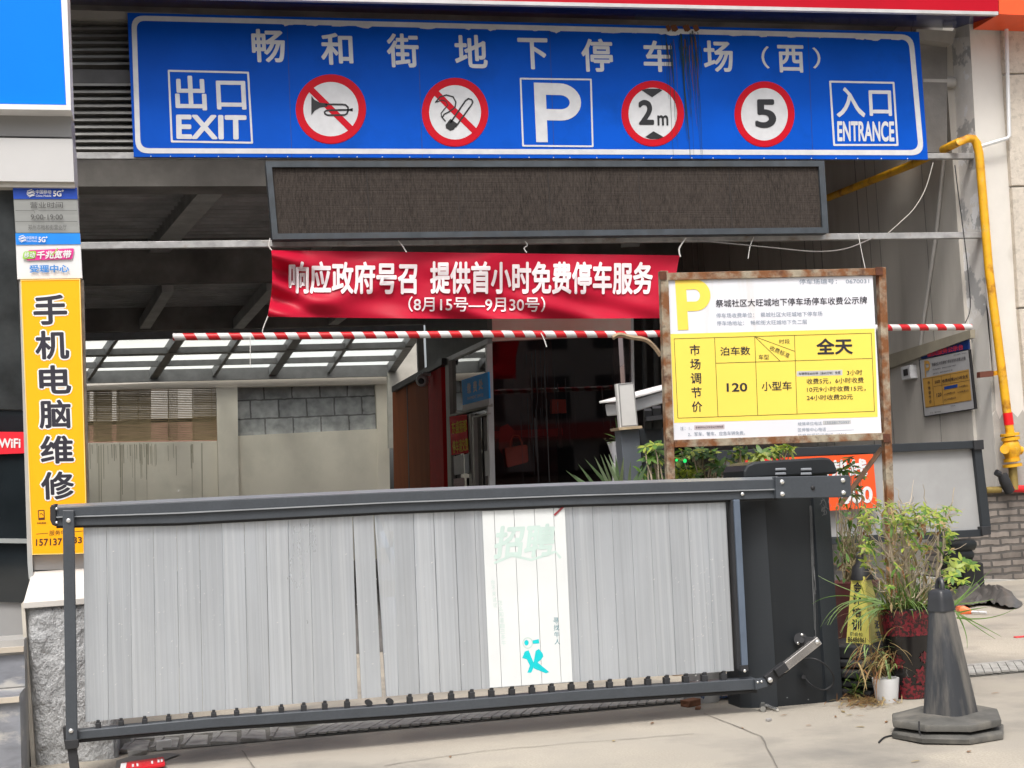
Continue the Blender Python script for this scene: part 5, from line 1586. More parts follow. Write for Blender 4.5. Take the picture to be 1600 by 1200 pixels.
tx('经营单位电话', 925, 973, 1065, 993, 4, 0); mb.plate([zb(*p) for p in rect(1072, 966, 1236, 988, -.04)], PPS, .0134, 0, 3); tx('15038170997', 1085, 970, 1228, 984, 4, 0)
tx('区停管中心电话', 925, 1008, 1090, 1030, 4, 0); mb.stroke([zb(1095, 1026), zb(1253, 1018)], .4, PPS, .0138, 4); tx('价格举报投诉电话  12315', 925, 1042, 1212, 1060, 4, 0)
mb.build('lettering', [m_ink, m_line, m_pink, m_gstick, m_pgrey], pg)
mb = MB()
letterP(mb, [zb(205, 140), zb(408, 134), zb(424, 428), zb(222, 434)], PPS, .0146, 0, .31)
mb.build('parking_letter', m_pP, pg)
# strap of old tape hanging from the striped bar to the left post
m_cloth = M('brown cloth strip', (.30, .22, .14), .85, var=.3, scale=20)
strand('cloth_strip', [(957, 528), (968, 523), (985, 527), (1008, 531), (1022, 542), (1032, 556)], PY(YPS + .3), 'dirty brown cloth strip hanging beside the left post of the price sign', .016, m_cloth, 'cloth')

# ================================================================== lane post with ticket screen and plate camera
YLP = 9.3
PLP = PY(YLP)
m_lp = M('grey lane post', lin(92, 98, 106), .45, .15, var=.06)
m_scr = M('white screen', (.58, .58, .57), .25, var=.06, scale=6)
tp = thing('lane_post', 'grey lane post with an upright white screen and plate reading camera', 'lane post', (PLP.at(985, 745).x, YLP, 0))
def down(mb, a, b, pl, depth, m=0):
    """box whose top edge is px a-b, standing on the ground"""
    p, q = pl.at(*a), pl.at(*b)
    p2, q2 = Vector((p.x + .05, p.y, 0)), Vector((q.x + .05, q.y, 0))
    fr_ = [p, q, q2, p2]
    mb.prism(fr_, [v + Vector((0, depth, 0)) for v in fr_], m)
    return mb
down(MB(), (969, 668), (998, 667), PLP, .14).build('column', m_lp, tp, bevel=.004)
down(MB(), (998.5, 670), (1046, 668), PY(YLP + .1), .3).build('case', m_dkcab, tp, bevel=.006)
sc_ = MB().plate([(963, 600), (990, 597), (996, 666), (969, 669)], PLP, .04, .05).build('screen', m_scr, tp, bevel=.004)
sub(MB().ring([(966, 600), (990.5, 597), (997, 665), (971, 667)], inset([(966, 600), (990.5, 597), (997, 665), (971, 667)], 1.6), PLP, .043, 0, .02), 'screen_frame', M('grey frame', (.22, .22, .22), .5), sc_, tp)
sub(MB().plate([(966, 668), (1003, 665), (1004, 669), (968, 672)], PLP, .06, .2), 'sill', M('rusty sill', (.42, .33, .22), .6, var=.3, scale=20), sc_, tp)
ch_ = MB()
ca, cb2 = PLP.at(961, 640, -.10), PLP.at(1056, 612, -.55)
ch_.bar(ca, cb2, .17, .085)
cmo = ch_.build('camera_housing', M('camera grey', (.40, .41, .42), .4), tp, bevel=.01)
mb = MB().bar(ca + Vector((-.03, -.03, .058)), cb2 + Vector((.02, .02, .060)), .22, .016)
sub(mb, 'sun_shield', M('camera shield', (.72, .72, .71), .4), cmo, tp, bevel=.004)
mb = MB().bar(PLP.at(1012, 640, -.05), PLP.at(1012, 669, -.1), .05, .05).bar(PLP.at(1026, 636, -.05), PLP.at(1028, 669, -.1), .06, .06).bar(PLP.at(1008, 655, -.03), PLP.at(1034, 652, -.03), .05, .03)
sub(mb, 'mount', m_rubber, cmo, tp)

# ================================================================== plants
def leafmat(name, c, v=.25): return translucent_leaf(name, c, v)
def translucent_leaf(name, c, v):
    m = M(name, c, .45, var=v, scale=14)
    N = m.node_tree.nodes; Lk = m.node_tree.links
    t = N.new('ShaderNodeBsdfTranslucent'); t.inputs[0].default_value = (c[0] * 1.3, c[1] * 1.3, c[2] * .8, 1)
    x = N.new('ShaderNodeMixShader'); x.inputs[0].default_value = .3
    Lk.new(N['Principled BSDF'].outputs[0], x.inputs[1]); Lk.new(t.outputs[0], x.inputs[2])
    Lk.new(x.outputs[0], N['Material Output'].inputs[0])
    return m
m_lg = leafmat('fresh green leaf', (.10, .20, .035))
m_ld = leafmat('deep green leaf', (.045, .11, .025))
m_ly = leafmat('yellow green leaf', (.30, .37, .06))
m_dry = leafmat('dry straw leaf', (.36, .27, .13))
m_grass = leafmat('grass blade', (.20, .30, .11))
m_brn = leafmat('brown dead leaf', (.25, .12, .05))
m_stem = M('pale woody stem', (.42, .35, .26), .8, var=.25, scale=20)
m_twig = M('twig', (.20, .17, .09), .8, var=.3, scale=20)
m_agave = leafmat('agave leaf', (.10, .16, .075))
def rv(s=1.0): return Vector((random.uniform(-s, s), random.uniform(-s, s), random.uniform(-s, s)))
def palm(mb, c, r_, n, mats, tilt=None):
    """an umbrella-shaped whorl of leaflets"""
    ax_ = (Vector((0, -.45, 1)) + rv(.55)).normalized() if tilt is None else tilt
    t = ax_.cross(Vector((1, .2, 0))).normalized(); b = ax_.cross(t)
    a0 = random.uniform(0, 6)
    for k in range(n):
        a = a0 + 2 * math.pi * k / n + random.uniform(-.2, .2)
        d = t * math.cos(a) + b * math.sin(a) + ax_ * random.uniform(-.15, .4)
        mb.leaf(Vector(c) + d * r_ * .1, d, r_ * random.uniform(.75, 1.1), r_ * .42, random.uniform(.2, .7), random.choice(mats), 3, .12, ax_)
def twig(mb, a, b, r0, r1, wob=.03, m=0, n=5):
    a, b = Vector(a), Vector(b)
    pts = [a.lerp(b, i / n) + (rv(wob) if 0 < i < n else Vector()) for i in range(n + 1)]
    mb.tube(pts, [r0 + (r1 - r0) * i / n for i in range(n + 1)], 6, m)
    return pts
def schefflera(name, lab, root, spots, rad, mats, matl, cat='plant', pot=None, stemr=.012, jit=.08):
    t = thing(name, lab, cat, root)
    st_ = MB(); lf = MB()
    hub = Vector(root) + Vector((0, 0, .25))
    for (c) in spots:
        c = Vector(c)
        j = hub + rv(.05)
        mid = j.lerp(c, .55) + rv(jit)
        twig(st_, j, mid, stemr, stemr * .7, .02); twig(st_, mid, c, stemr * .7, stemr * .35, .012)
        palm(lf, c, rad * random.uniform(.7, 1.15), random.randint(6, 8), mats)
    lf.build('foliage', matl, t); st_.build('stem', m_stem, t)
    if pot: pot(t)
    return t
# bushes beside the lane post, behind the gate
YBu = 9.0
def potbrown(root, r_, h):
    def f_(t): MB().lathe([(0, r_ * .75), (h, r_), (h, r_ * .85), (h - .03, r_ * .8)], root, 18).build('pot', M('dark pot', (.08, .04, .03), .6), t, smooth=True)
    return f_
def spotsin(poly, n, y, dy):
    out = []
    xs = [p[0] for p in poly]; ys = [p[1] for p in poly]
    while len(out) < n:
        x, yy = random.uniform(min(xs), max(xs)), random.uniform(min(ys), max(ys))
        ins = False
        for i in range(len(poly)):
            a, b = poly[i], poly[i - 1]
            if (a[1] > yy) != (b[1] > yy) and x < (b[0] - a[0]) * (yy - a[1]) / (b[1] - a[1]) + a[0]: ins = not ins
        if ins: out.append(PY(y + random.uniform(-dy, dy)).at(x, yy))
    return out
r1 = Vector((PY(YBu).at(1022, 740).x, YBu, 0))
schefflera('umbrella_plant', 'bright green umbrella plant just left of the price sign post', r1, spotsin([(1003, 690), (1035, 690), (1042, 745), (1000, 748)], 9, YBu, .1) + [PY(YBu - .1).at(1008, 699), PY(YBu - .12).at(1022, 694), PY(YBu - .1).at(1014, 715)], .085, [0, 0, 1, 2], [m_lg, m_ld, m_ly], pot=potbrown(r1, .16, .28))
r2 = Vector((PY(YBu + .1).at(1110, 740).x, YBu + .2, 0))
schefflera('umbrella_plant', 'wide deep green umbrella plant under the price sign, left of the cabinet lid', r2, spotsin([(1052, 704), (1180, 698), (1160, 720), (1125, 752), (1050, 756)], 60, YBu + .2, .18), .075, [0, 1, 1, 2], [m_lg, m_ld, m_ly], pot=potbrown(r2, .2, .3))
r3 = Vector((PY(YBu + .4).at(1205, 730).x, YBu + .5, 0))
schefflera('umbrella_plant', 'light green sprig of umbrella plant above the cabinet lid', r3, spotsin([(1172, 708), (1240, 694), (1236, 708), (1190, 724)], 16, YBu + .5, .1), .075, [0, 2, 2], [m_lg, m_ld, m_ly], pot=potbrown(r3, .15, .3))
r3b = Vector((PY(YBu + .2).at(1325, 800).x, YBu + .2, 0))
schefflera('umbrella_plant', 'leafy sprig in front of the orange banner beside the cabinet', r3b, [PY(YBu).at(*p) for p in ((1312, 722), (1325, 716), (1333, 727), (1340, 764), (1318, 735), (1345, 742), (1338, 774))], .06, [0, 1, 2], [m_lg, m_ld, m_ly], pot=potbrown(r3b, .15, .3), stemr=.007)
# small green lamp glow among leaves
m_led_g = bpy.data.materials.new('green led'); m_led_g.use_nodes = True
_b = m_led_g.node_tree.nodes['Principled BSDF']; _b.inputs['Base Color'].default_value = (.02, .5, .1, 1); _b.inputs['Emission Color'].default_value = (.02, 1, .2, 1); _b.inputs['Emission Strength'].default_value = .6
gl = MB().plate(circle(1071, 720, 2, 3, 10), PY(YBu - .05), 0, .02).plate(circle(1058, 719, 1.4, 2, 10), PY(YBu - .05), 0, .02)
tag(gl.build('indicator_light', m_led_g), 'tiny green indicator lights among the leaves left of the cabinet', 'light')
# yellowish mound plant
o = MB()
for k in range(60):
    c = PY(YBu - .2).at(random.uniform(1056, 1082), random.uniform(738, 756)); o.leaf(c, Vector((random.uniform(-1, 1), random.uniform(-1, 0), random.uniform(.1, 1))), .06, .02, .3, 0, 2)
tt = thing('potted_flower', 'small yellowish potted plant right of the left sign post', 'plant', (PY(YBu - .2).at(1069, 750).x, YBu - .2, 0))
o.build('foliage', m_ly, tt)
MB().lathe([(0, .10), (.75, .14), (.78, .12)], tt.location, 14).build('pot', M('clay pot', (.25, .1, .05), .7), tt, smooth=True)
# agave
ra = Vector((PY(8.9).at(970, 760).x, 8.9, 0))
ag = thing('agave_plant', 'spiky agave with narrow stiff leaves left of the lane post', 'plant', ra)
mb = MB()
c0 = PY(8.9).at(975, 800)
for (x, y) in ((886, 735), (905, 726), (916, 718), (930, 714), (939, 711), (945, 711), (952, 711), (962, 712), (974, 715), (985, 722), (898, 742), (1003, 730), (1012, 722)):
    e = PY(8.9 + random.uniform(-.25, .1)).at(x, y)
    st0 = c0 + Vector((random.uniform(-.05, .05), random.uniform(-.05, .05), 0))
    mb.leaf(st0, e - st0, (e - st0).length * 1.02, random.uniform(.022, .032), .02, random.choice((0, 1)), 4, .03, Vector((0, -1, .3)))
mb.build('foliage', [m_agave, leafmat('pale agave leaf', (.20, .27, .16))], ag)
MB().lathe([(0, .15), (c0.z - .02, .22), (c0.z, .2)], (c0.x, c0.y, 0), 18).build('pot', M('dark clay pot', (.06, .04, .035), .7), ag, smooth=True)
# spider plant in a white pot left of the lane post
YSp = 9.5
cs = PY(YSp).at(967, 688)
spt = thing('spider_plant', 'straggly spider plant in a white pot against the lane post', 'plant', (cs.x, YSp, 0))
mb = MB()
for (x, y) in ((945, 676), (950, 682), (947, 690), (952, 662), (950, 653), (955, 700), (951, 695), (958, 668), (962, 655), (944, 685), (954, 712), (962, 676)):
    e = PY(YSp + random.uniform(-.1, .1)).at(x, y)
    mb.leaf(cs, e - cs + Vector((0, 0, .04)), (e - cs).length * 1.1, .022, .5, random.choice((0, 0, 1)), 5, .05)
mb.build('foliage', [m_lg, m_dry], spt)
pz = PY(YSp).at(967, 690).z; pz0 = PY(YSp).at(970, 722).z
MB().lathe([(pz0, .045), (pz, .085), (pz, .075)], (cs.x, YSp, 0), 18).build('pot', M('white china pot', (.55, .56, .6), .3), spt, smooth=True)
MB().lathe([(0, .1), (pz0 - .002, .08)], (cs.x + .02, YSp, 0), 14).build('stand', M('white stand', (.5, .5, .5), .5), spt, smooth=True)

# ================================================================== second barrier gate with orange banner
YG2 = 12.2
PG2 = PY(YG2)
g2 = thing('exit_gate', 'second dark framed barrier gate with a grey panel beyond the plants at right', 'barrier gate', PG2.at(1430, 850))
m_gpan = M('grey gate panel', (.34, .345, .345), .5, var=.08, scale=2, col2=(.28, .28, .28), thr=.6, soft=.15)
MB().plate([(1120, 704), (1536, 688), (1536, 700), (1120, 720)], PG2, .06, .09).build('top_beam', m_dkcab, g2, bevel=.006)
MB().plate([(1120, 720), (1524, 700), (1536, 828), (1130, 850)], PG2, .0, .02).build('panel', m_gpan, g2)
MB().plate([(1522, 700), (1534, 699), (1549, 826), (1536, 828)], PG2, .05, .08).build('frame_post', m_dkcab, g2, bevel=.004)
MB().plate([(1130, 848), (1536, 827), (1537, 838), (1130, 860)], PG2, .05, .08).build('bottom_beam', m_dkcab, g2, bevel=.004)
mb = MB()
mb.plate([(1521, 688), (1537, 687), (1538, 702), (1523, 703)], PG2, .075, .11); mb.plate([(1534, 823), (1548, 822), (1549, 835), (1535, 837)], PG2, .075, .11)
mb.build('corner_cap', m_rubber, g2, bevel=.005)
MB().box((PG2.at(1140, 800).x, YG2 + .1, 0), (PG2.at(1180, 800).x, YG2 + .5, 1.0)).build('cabinet', m_dkcab, g2, bevel=.01)
m_or = M('orange banner print', lin(232, 82, 30), .45, var=.05, scale=3)
m_or2 = M('red banner print', lin(208, 36, 30), .45, var=.05)
ob = thing('orange_banner', 'orange banner with white characters and zeros hung on the second gate', 'banner', PG2.at(1330, 794))
PO = PY(YG2 - .12)
MB().plate([(1160, 719), (1228, 714.5), (1236, 802), (1166, 806)], PO, 0, .006).plate([(1228, 714.5), (1364, 709.5), (1371, 793), (1236, 802)], PO, 0, .006, 1).build('sheet', [m_or2, m_or], ob)
mb = MB()
mb.text('服务热线', rect(1240, 722, 1355, 750, -.05, .03), PO, .006, 0, .04, 4)
mb.text('000', rect(1313, 762, 1363, 788, -.05, .03), PO, .006, 0, .03, 5)
mb.build('lettering', m_white, ob)
# black rolled bags under the right end of the second gate
for i, (q, lab) in enumerate((((1490, 856), 'upper black rolled sack under the end of the second gate'), ((1486, 872), 'lower black rolled sack under the end of the second gate'))):
    c_ = PY(YG2 + .4).at(q[0] - 10, q[1]); d_ = PY(YG2 + .4).at(q[0] + 34, q[1] - 6)
    pts = [c_.lerp(d_, t) for t in (0, .08, .3, .6, .9, 1)]
    tag(MB().tube(pts, [.03, .06, .07, .07, .06, .03], 12).build('black_sack', M('black sack', (.02, .024, .024), .5, var=.3, bump=.5, bscale=12), smooth=True), lab, 'sack')
MBk = MB().box((PY(YG2 + .5).at(1488, 880).x, YG2 + .3, 0), (PY(YG2 + .5).at(1520, 880).x, YG2 + .75, PY(YG2 + .4).at(1500, 880).z))
tag(MBk.build('timber_block', M('dark timber', (.03, .03, .03), .8), bevel=.02), 'dark block carrying the black sacks beside the brick plinth', 'block')
# crumpled dark plastic sheet on the ground
m_plas = M('dark plastic sheet', (.075, .07, .066), .4, var=.3, scale=8)
mb = MB(); vs = []
NX_, NY_ = 34, 14
for j in range(NY_ + 1):
    for i in range(NX_ + 1):
        u, v = i / NX_, j / NY_
        p = G(1478 + 112 * u + 8 * math.sin(v * 5), 950 - 22 * v + 3 * math.sin(u * 9))
        h = .02 + .10 * math.exp(-((u - .72) * 5) ** 2) * math.sin(math.pi * min(1, v * 1.1)) + .04 * math.exp(-((u - .35) * 4) ** 2) * v
        h += abs(noise.noise(Vector((u * 9, v * 5, 1)))) * .07
        if u > .9: h *= (1 - u) * 10
        vs.append(Vector((p.x, p.y, max(.006, h))))
mb.add(vs, [(j * (NX_ + 1) + i, j * (NX_ + 1) + i + 1, (j + 1) * (NX_ + 1) + i + 1, (j + 1) * (NX_ + 1) + i) for j in range(NY_) for i in range(NX_)])
tag(mb.build('plastic_sheet', m_plas, smooth=True), 'crumpled dark plastic sheet on the ground before the brick plinth', 'plastic sheet')

# ================================================================== yellow sleeved cone beside the cabinet
m_ysl = M('yellow cone sleeve', (.72, .66, .16), .5, var=.08, scale=6)
YCn = 7.35
cn_c = G(1352, 1092)
cn_c = Vector((PY(YCn).at(1353, 1000).x, YCn + .02, 0))
yc = thing('yellow_cone', 'black traffic cone in a yellow printed sleeve between the cabinet and the tall planter', 'traffic cone', cn_c)
cM0, cM1 = PY(YCn - .10).at(1351, 901), PY(YCn - .16).at(1361, 1009)
cL0, cL1 = PY(YCn - .02).at(1330.5, 900), PY(YCn - .02).at(1322, 1006)
cR0, cR1 = PY(YCn - .03).at(1360, 901), PY(YCn + .0).at(1386, 1003)
mb = MB()
bk0, bk1 = cL0 + (cR0 - cM0), cL1 + (cR1 - cM1)
mb.add([cM0, cM1, cL0, cL1, cR0, cR1, bk0, bk1], [(0, 1, 3, 2), (0, 4, 5, 1), (2, 3, 7, 6), (4, 6, 7, 5)])
sl = mb.build('sleeve', m_ysl, yc)
pLf, pRf = P3(cM0, cM1, cL1), P3(cM0, cM1, cR1)
z6 = lambda x, y: (1300 + x / 4.615, 850 + y / 4.615)
mb = MB()
for ch, (x0, y0, x1, y1) in (('会', (155, 272, 212, 350)), ('计', (150, 360, 210, 435)), ('培', (145, 455, 212, 525)), ('训', (142, 540, 212, 622))):
    mb.text(ch, [z6(*p) for p in rect(x0, y0, x1, y1, .05)], pLf, .003, 0, .026, 3)
mb.text('职会检', [z6(*p) for p in rect(128, 632, 222, 660, .08)], pLf, .003, 0, .0, 3)
mb.text('86486961', [z6(*p) for p in rect(114, 668, 244, 705, .06)], pLf, .003, 0, .02, 3)
for i, ch in enumerate('请勿泊车'): mb.text(ch, [z6(*p) for p in rect(284 + i * 10, 390 + i * 78, 328 + i * 12, 455 + i * 79, -.12, .1)], pRf, .003, 0, .03, 3)
sub(mb, 'lettering', m_ink, sl, yc)
cc_ = (cL0 + cR0) / 2
ctr1 = (cL1 + cR1) / 2
top = PY(YCn).at(1347, 864)
mb = MB()
mb.lathe([(cM0.z - .02, .062), (cM0.z + .05, .05), (top.z - .05, .028), (top.z - .02, .022)], (cc_.x, cc_.y - .01, 0), 16)
mb.lathe([(.28, .155), (cM1.z + .01, .125)], (ctr1.x, ctr1.y - .0, 0), 16)
mb.build('body', m_rubber, yc, smooth=True)
MB().tube([(cc_.x + .0 + .02 * math.cos(a_), cc_.y, top.z - .025 + .03 * math.sin(a_)) for a_ in [math.pi * i / 8 for i in range(9)]], .007, 6).build('loop', m_rubber, yc, smooth=True)
for k, (z0, z1_, r_) in enumerate(((.0, .045, .235), (.055, .095, .225), (.105, .15, .235), (.16, .20, .22), (.205, .28, .185))):
    MB().lathe([(z0, r_), (z1_ - .01, r_), (z1_, r_ - .015)], (ctr1.x + random.uniform(-.015, .015), ctr1.y + .03, 0), 8, sq=6, rot=.4 + k * .1).build('base_plate', m_rubber, yc, bevel=.006)

# ================================================================== tall printed planter with the sparse plant
m_vase = M('black glazed pot', (.008, .007, .007), .2, var=.3, scale=4, col2=(.36, .35, .35), thr=.59, soft=.03, scale2=5, stretch2=(1, 1, .5))
m_vred = M('red flower glaze', (.15, .010, .018), .35, var=.4, scale=40, col2=(.02, .008, .008), thr=.50, soft=.03, scale2=60)
YV = 6.95
PV = PY(YV)
vx = PY(YV + .12).at(1421, 1050).x
vz1 = PV.at(1421, 951).z
tv = thing('tall_planter', 'tall black planter with red floral bands behind the front cone', 'planter', (vx, YV + .12, 0))
rt, rbm = 47 / FPX * YV, 30 / FPX * YV
RV = lambda z: rbm + (rt - rbm) * (z / vz1) ** .8
prof = [(0, RV(0))] + [(vz1 * i / 10, RV(vz1 * i / 10)) for i in range(1, 10)] + [(vz1 - .006, RV(vz1)), (vz1, RV(vz1) - .006), (vz1, RV(vz1) - .02), (vz1 - .06, RV(vz1) - .025)]
MB().lathe(prof, tv.location, 28).build('pot', m_vase, tv, smooth=True)
mb = MB()
zr = vz1 * .70
mb.lathe([(zr, RV(zr) + .0025), (vz1 * .85, RV(vz1 * .85) + .0025), (vz1 - .008, RV(vz1) + .0025)], tv.location, 28, cap=False)
mb.lathe([(.004, RV(0) + .003), (vz1 * .16, RV(vz1 * .16) + .003)], tv.location, 28, cap=False)
def flower(mb, ang, z, s):
    r_ = RV(z) + .004
    for k in range(8):
        a_ = k * math.pi / 4
        da, dz = math.cos(a_) * s / r_, math.sin(a_) * s
        pa, pz_ = -math.sin(a_) * s * .28 / r_, math.cos(a_) * s * .28
        P_ = [(0, 0), (da * .6 + pa, dz * .6 + pz_), (da, dz), (da * .6 - pa, dz * .6 - pz_)]
        mb.add([tv.location + Vector((math.cos(ang + x) * (RV(z + y) + .004), math.sin(ang + x) * (RV(z + y) + .004), z + y)) for x, y in P_], [(0, 1, 2, 3)])
for (ang, z, s) in ((-2.6, vz1 * .42, .05), (-1.35, vz1 * .46, .035), (-1.45, vz1 * .26, .055), (-2.2, vz1 * .2, .03), (-.7, vz1 * .5, .05)): flower(mb, ang, z, s)
mb.build('glaze_pattern', m_vred, tv)
MB().lathe([(vz1 - .04, RV(vz1) - .03), (vz1 - .035, .001)], tv.location, 20).build('soil', M('dry soil', (.10, .075, .05), .95), tv)
# the plant: pale stems, leaf whorls, straw and grass
pr_ = Vector((vx, YV + .12, vz1 - .03))
tp2 = thing('sparse_shrub', 'sparse yellow green shrub with bare stems and grass growing in the tall planter', 'plant', pr_)
st_ = MB(); lf = MB(); gr = MB()
zv = lambda x, y: (1260 + x * .3667, 760 + y * .3667)
tips = [(265, 105), (245, 165), (285, 155), (268, 235), (255, 340), (345, 90), (372, 72), (395, 95), (430, 140), (445, 90), (458, 170), (470, 120), (508, 95), (520, 140), (560, 110), (585, 100), (612, 95), (600, 140), (575, 135), (540, 170), (615, 200), (500, 165), (425, 180), (385, 150), (350, 130),
        (660, 320), (635, 350), (610, 330), (680, 345), (640, 370), (620, 385), (600, 380)]
for p in tips:
    y_ = YV + random.uniform(-.15, .35)
    c = PY(y_).at(*zv(*p))
    b0 = pr_ + rv(.06); b0.z = pr_.z
    md = b0.lerp(c, .5) + Vector((random.uniform(-.05, .05), random.uniform(-.05, .05), .03))
    twig(st_, b0, md, .0042, .003, .02); twig(st_, md, c, .003, .0015, .012)
    palm(lf, c, random.uniform(.036, .058), random.randint(6, 8), [0, 0, 1, 1, 1])
    if random.random() < .6: palm(lf, c + rv(.05), random.uniform(.03, .05), random.randint(6, 8), [0, 1, 1, 1])
for (a, b, r_) in (((455, 500), (405, 190), .017), ((405, 190), (392, 60), .009), ((440, 480), (330, 190), .011), ((330, 190), (318, 110), .006), ((540, 480), (575, 300), .011), ((575, 300), (590, 90), .007), ((430, 420), (360, 250), .009), ((445, 300), (490, 210), .008), ((560, 380), (562, 200), .01), ((480, 500), (520, 330), .01), ((405, 190), (425, 75), .007), ((600, 140), (630, 5), .004)):
    yy = YV + random.uniform(0, .15)
    twig(st_, PY(yy).at(*zv(*a)), PY(yy).at(*zv(*b)), r_ * .75, r_ * .55, .01)
for k in range(60):
    x, y = random.gauss(430, 75), random.uniform(60, 480)
    y_ = YV + random.uniform(-.1, .35)
    c = PY(y_).at(*zv(x, y)); d = Vector((random.uniform(-.7, .7), random.uniform(-.4, .4), random.uniform(-.2, 1)))
    twig(st_, c, c + d.normalized() * random.uniform(.05, .2), .0028, .001, .012, 0, 3)
for k in range(240):
    x, y = min(600, random.gauss(420, 85)), random.uniform(90, 520)
    c = PY(YV + random.uniform(-.1, .35)).at(*zv(x, y))
    (lf).leaf(c, rv(1) + Vector((0, 0, -.3)), random.uniform(.04, .10), random.uniform(.008, .022), .8, random.choice((0, 1, 2, 2, 3)), 3)
for k in range(85):
    x, y = random.uniform(235, 640), random.uniform(75, 330 if k < 60 else 460)
    palm(lf, PY(YV + random.uniform(-.15, .35)).at(*zv(x, y)), random.uniform(.026, .045), random.randint(5, 7), [0, 0, 1, 1, 2])
lf.build('foliage', [m_lg, m_ly, m_dry, m_brn], tp2); st_.build('stem', m_stem, tp2)
for k in range(270):
    x0_ = random.gauss(0, .07); b0 = pr_ + Vector((x0_, random.uniform(-.1, .08), 0))
    d = Vector((x0_ * 6 + random.uniform(-.6, .6), random.uniform(-.8, .3), 1.1))
    gr.leaf(b0, d, random.uniform(.14, .34), random.uniform(.004, .008), random.uniform(.8, 2.2), random.choice((0, 0, 0, 1, 2)), 6)
# long arching blades to left and right seen against the cabinet and the paving
for (a, b, c2) in (((330, 500), (130, 440), (60, 600)), ((330, 500), (120, 430), (25, 500)), ((300, 480), (160, 470), (100, 590)), ((300, 490), (170, 480), (150, 640)), ((310, 500), (190, 520), (145, 625)), ((320, 500), (140, 450), (90, 590)), ((640, 540), (760, 600), (830, 640)), ((640, 560), (790, 580), (890, 520)), ((620, 520), (700, 430), (790, 355)),
                 ((600, 520), (680, 480), (770, 390)), ((320, 490), (110, 420), (50, 380)), ((640, 540), (690, 620), (685, 690)), ((620, 520), (720, 600), (805, 650)), ((310, 520), (240, 560), (210, 640)), ((640, 500), (720, 500), (800, 480)), ((330, 520), (230, 540), (175, 600)), ((640, 540), (720, 520), (770, 515)), ((620, 500), (715, 440), (718, 370)), ((300, 520), (200, 560), (185, 650))):
    A, B, C2 = [PY(YV - .15 + random.uniform(-.05, .05)).at(*zv(*p)) for p in (a, b, c2)]
    vs = []; n = 9; wd = random.uniform(.003, .006)
    for i in range(n + 1):
        t = i / n
        p = A * (1 - t) ** 2 + B * 2 * t * (1 - t) + C2 * t * t
        tg = ((B - A) * (1 - t) + (C2 - B) * t).normalized(); s_ = tg.cross(Vector((0, -1, .2))).normalized()
        w2 = wd * (1 - t * .85)
        vs += [p - s_ * w2, p + s_ * w2]
    gr.add(vs, [(2 * i, 2 * i + 1, 2 * i + 3, 2 * i + 2) for i in range(n)], random.choice((0, 0, 0, 0, 1)))
gr.build('grass', [m_grass, m_lg, m_dry], tp2)
# weeds hanging over the yellow cone and by the cabinet foot
wd_ = thing('weed_clump', 'dry weeds drooping in front of the yellow cone base', 'weed', G(1360, 1092))
mb = MB()
for k in range(80):
    c = PY(7.0 + random.uniform(-.1, .1)).at(random.uniform(1340, 1400), random.uniform(1000, 1050))
    mb.leaf(c, Vector((random.uniform(-1.2, .5), random.uniform(-.4, .1), random.uniform(-.4, .6))), random.uniform(.08, .22), random.uniform(.005, .012), 1.6, random.choice((0, 1, 1, 2)), 6)
for k in range(30):
    b0 = G(1386, 1085) + rv(.05); b0.z = 0
    e = PY(7.0).at(random.uniform(1350, 1400), random.uniform(1005, 1050))
    twig(mb, b0, e, .003, .002, .02, 1)
mb.build('foliage', [m_grass, m_dry, m_brn], wd_)
w2 = thing('weed', 'small green weed at the right foot of the dark cabinet', 'weed', G(1338, 1092))
mb = MB()
for k in range(34):
    c = G(1338 + random.uniform(-8, 8), 1092) + Vector((0, 0, random.uniform(.02, .10)))
    mb.leaf(c, Vector((random.uniform(-1, 1), random.uniform(-1, .2), random.uniform(.1, .8))), random.uniform(.05, .10), .016, .5, random.choice((0, 0, 1)), 3)
mb.build('foliage', [m_grass, m_lg], w2)
# bushy growth right of the cabinet behind the yellow cone
YH = 7.9
rh = Vector((PY(YH).at(1330, 900).x, YH, 0))
th_ = thing('bushy_plant', 'twiggy brownish plant in a dark red pot behind the yellow cone', 'plant', rh)
lf = MB(); st_ = MB()
for k in range(240):
    x, y = random.uniform(1306, 1372), random.uniform(782, 905)
    c = PY(YH + random.uniform(-.12, .2)).at(x, y)
    lf.leaf(c, rv(1), random.uniform(.03, .065), random.uniform(.012, .024), .4, random.choice((0, 0, 1, 1, 2, 3)), 3)
for k in range(46):
    b0 = PY(YH).at(random.uniform(1318, 1352), 912); e = PY(YH + random.uniform(-.12, .2)).at(random.uniform(1306, 1372), random.uniform(785, 880))
    twig(st_, b0, e, .005, .0015, .03)
lf.build('foliage', [m_lg, m_ld, m_dry, m_brn], th_); st_.build('stem', m_twig, th_)
ph = PY(YH).at(1320, 909).z
MB().lathe([(0, .11), (ph * .9, .15), (ph, .16), (ph, .14)], (rh.x, YH, 0), 20).build('pot', M('dark red pot', (.07, .02, .02), .45), th_, smooth=True)
# white pot by the planter
wp = thing('white_pot', 'small white pot on the ground between the yellow cone and tall planter', 'pot', G(1386, 1098))
c_ = G(1386, 1096)
MB().lathe([(0, .055), (.02, .06), (.12, .072), (.125, .072), (.125, .062), (.09, .06)], c_, 20).build('body', M('white glazed pot', (.58, .59, .6), .3, var=.05), wp, smooth=True)
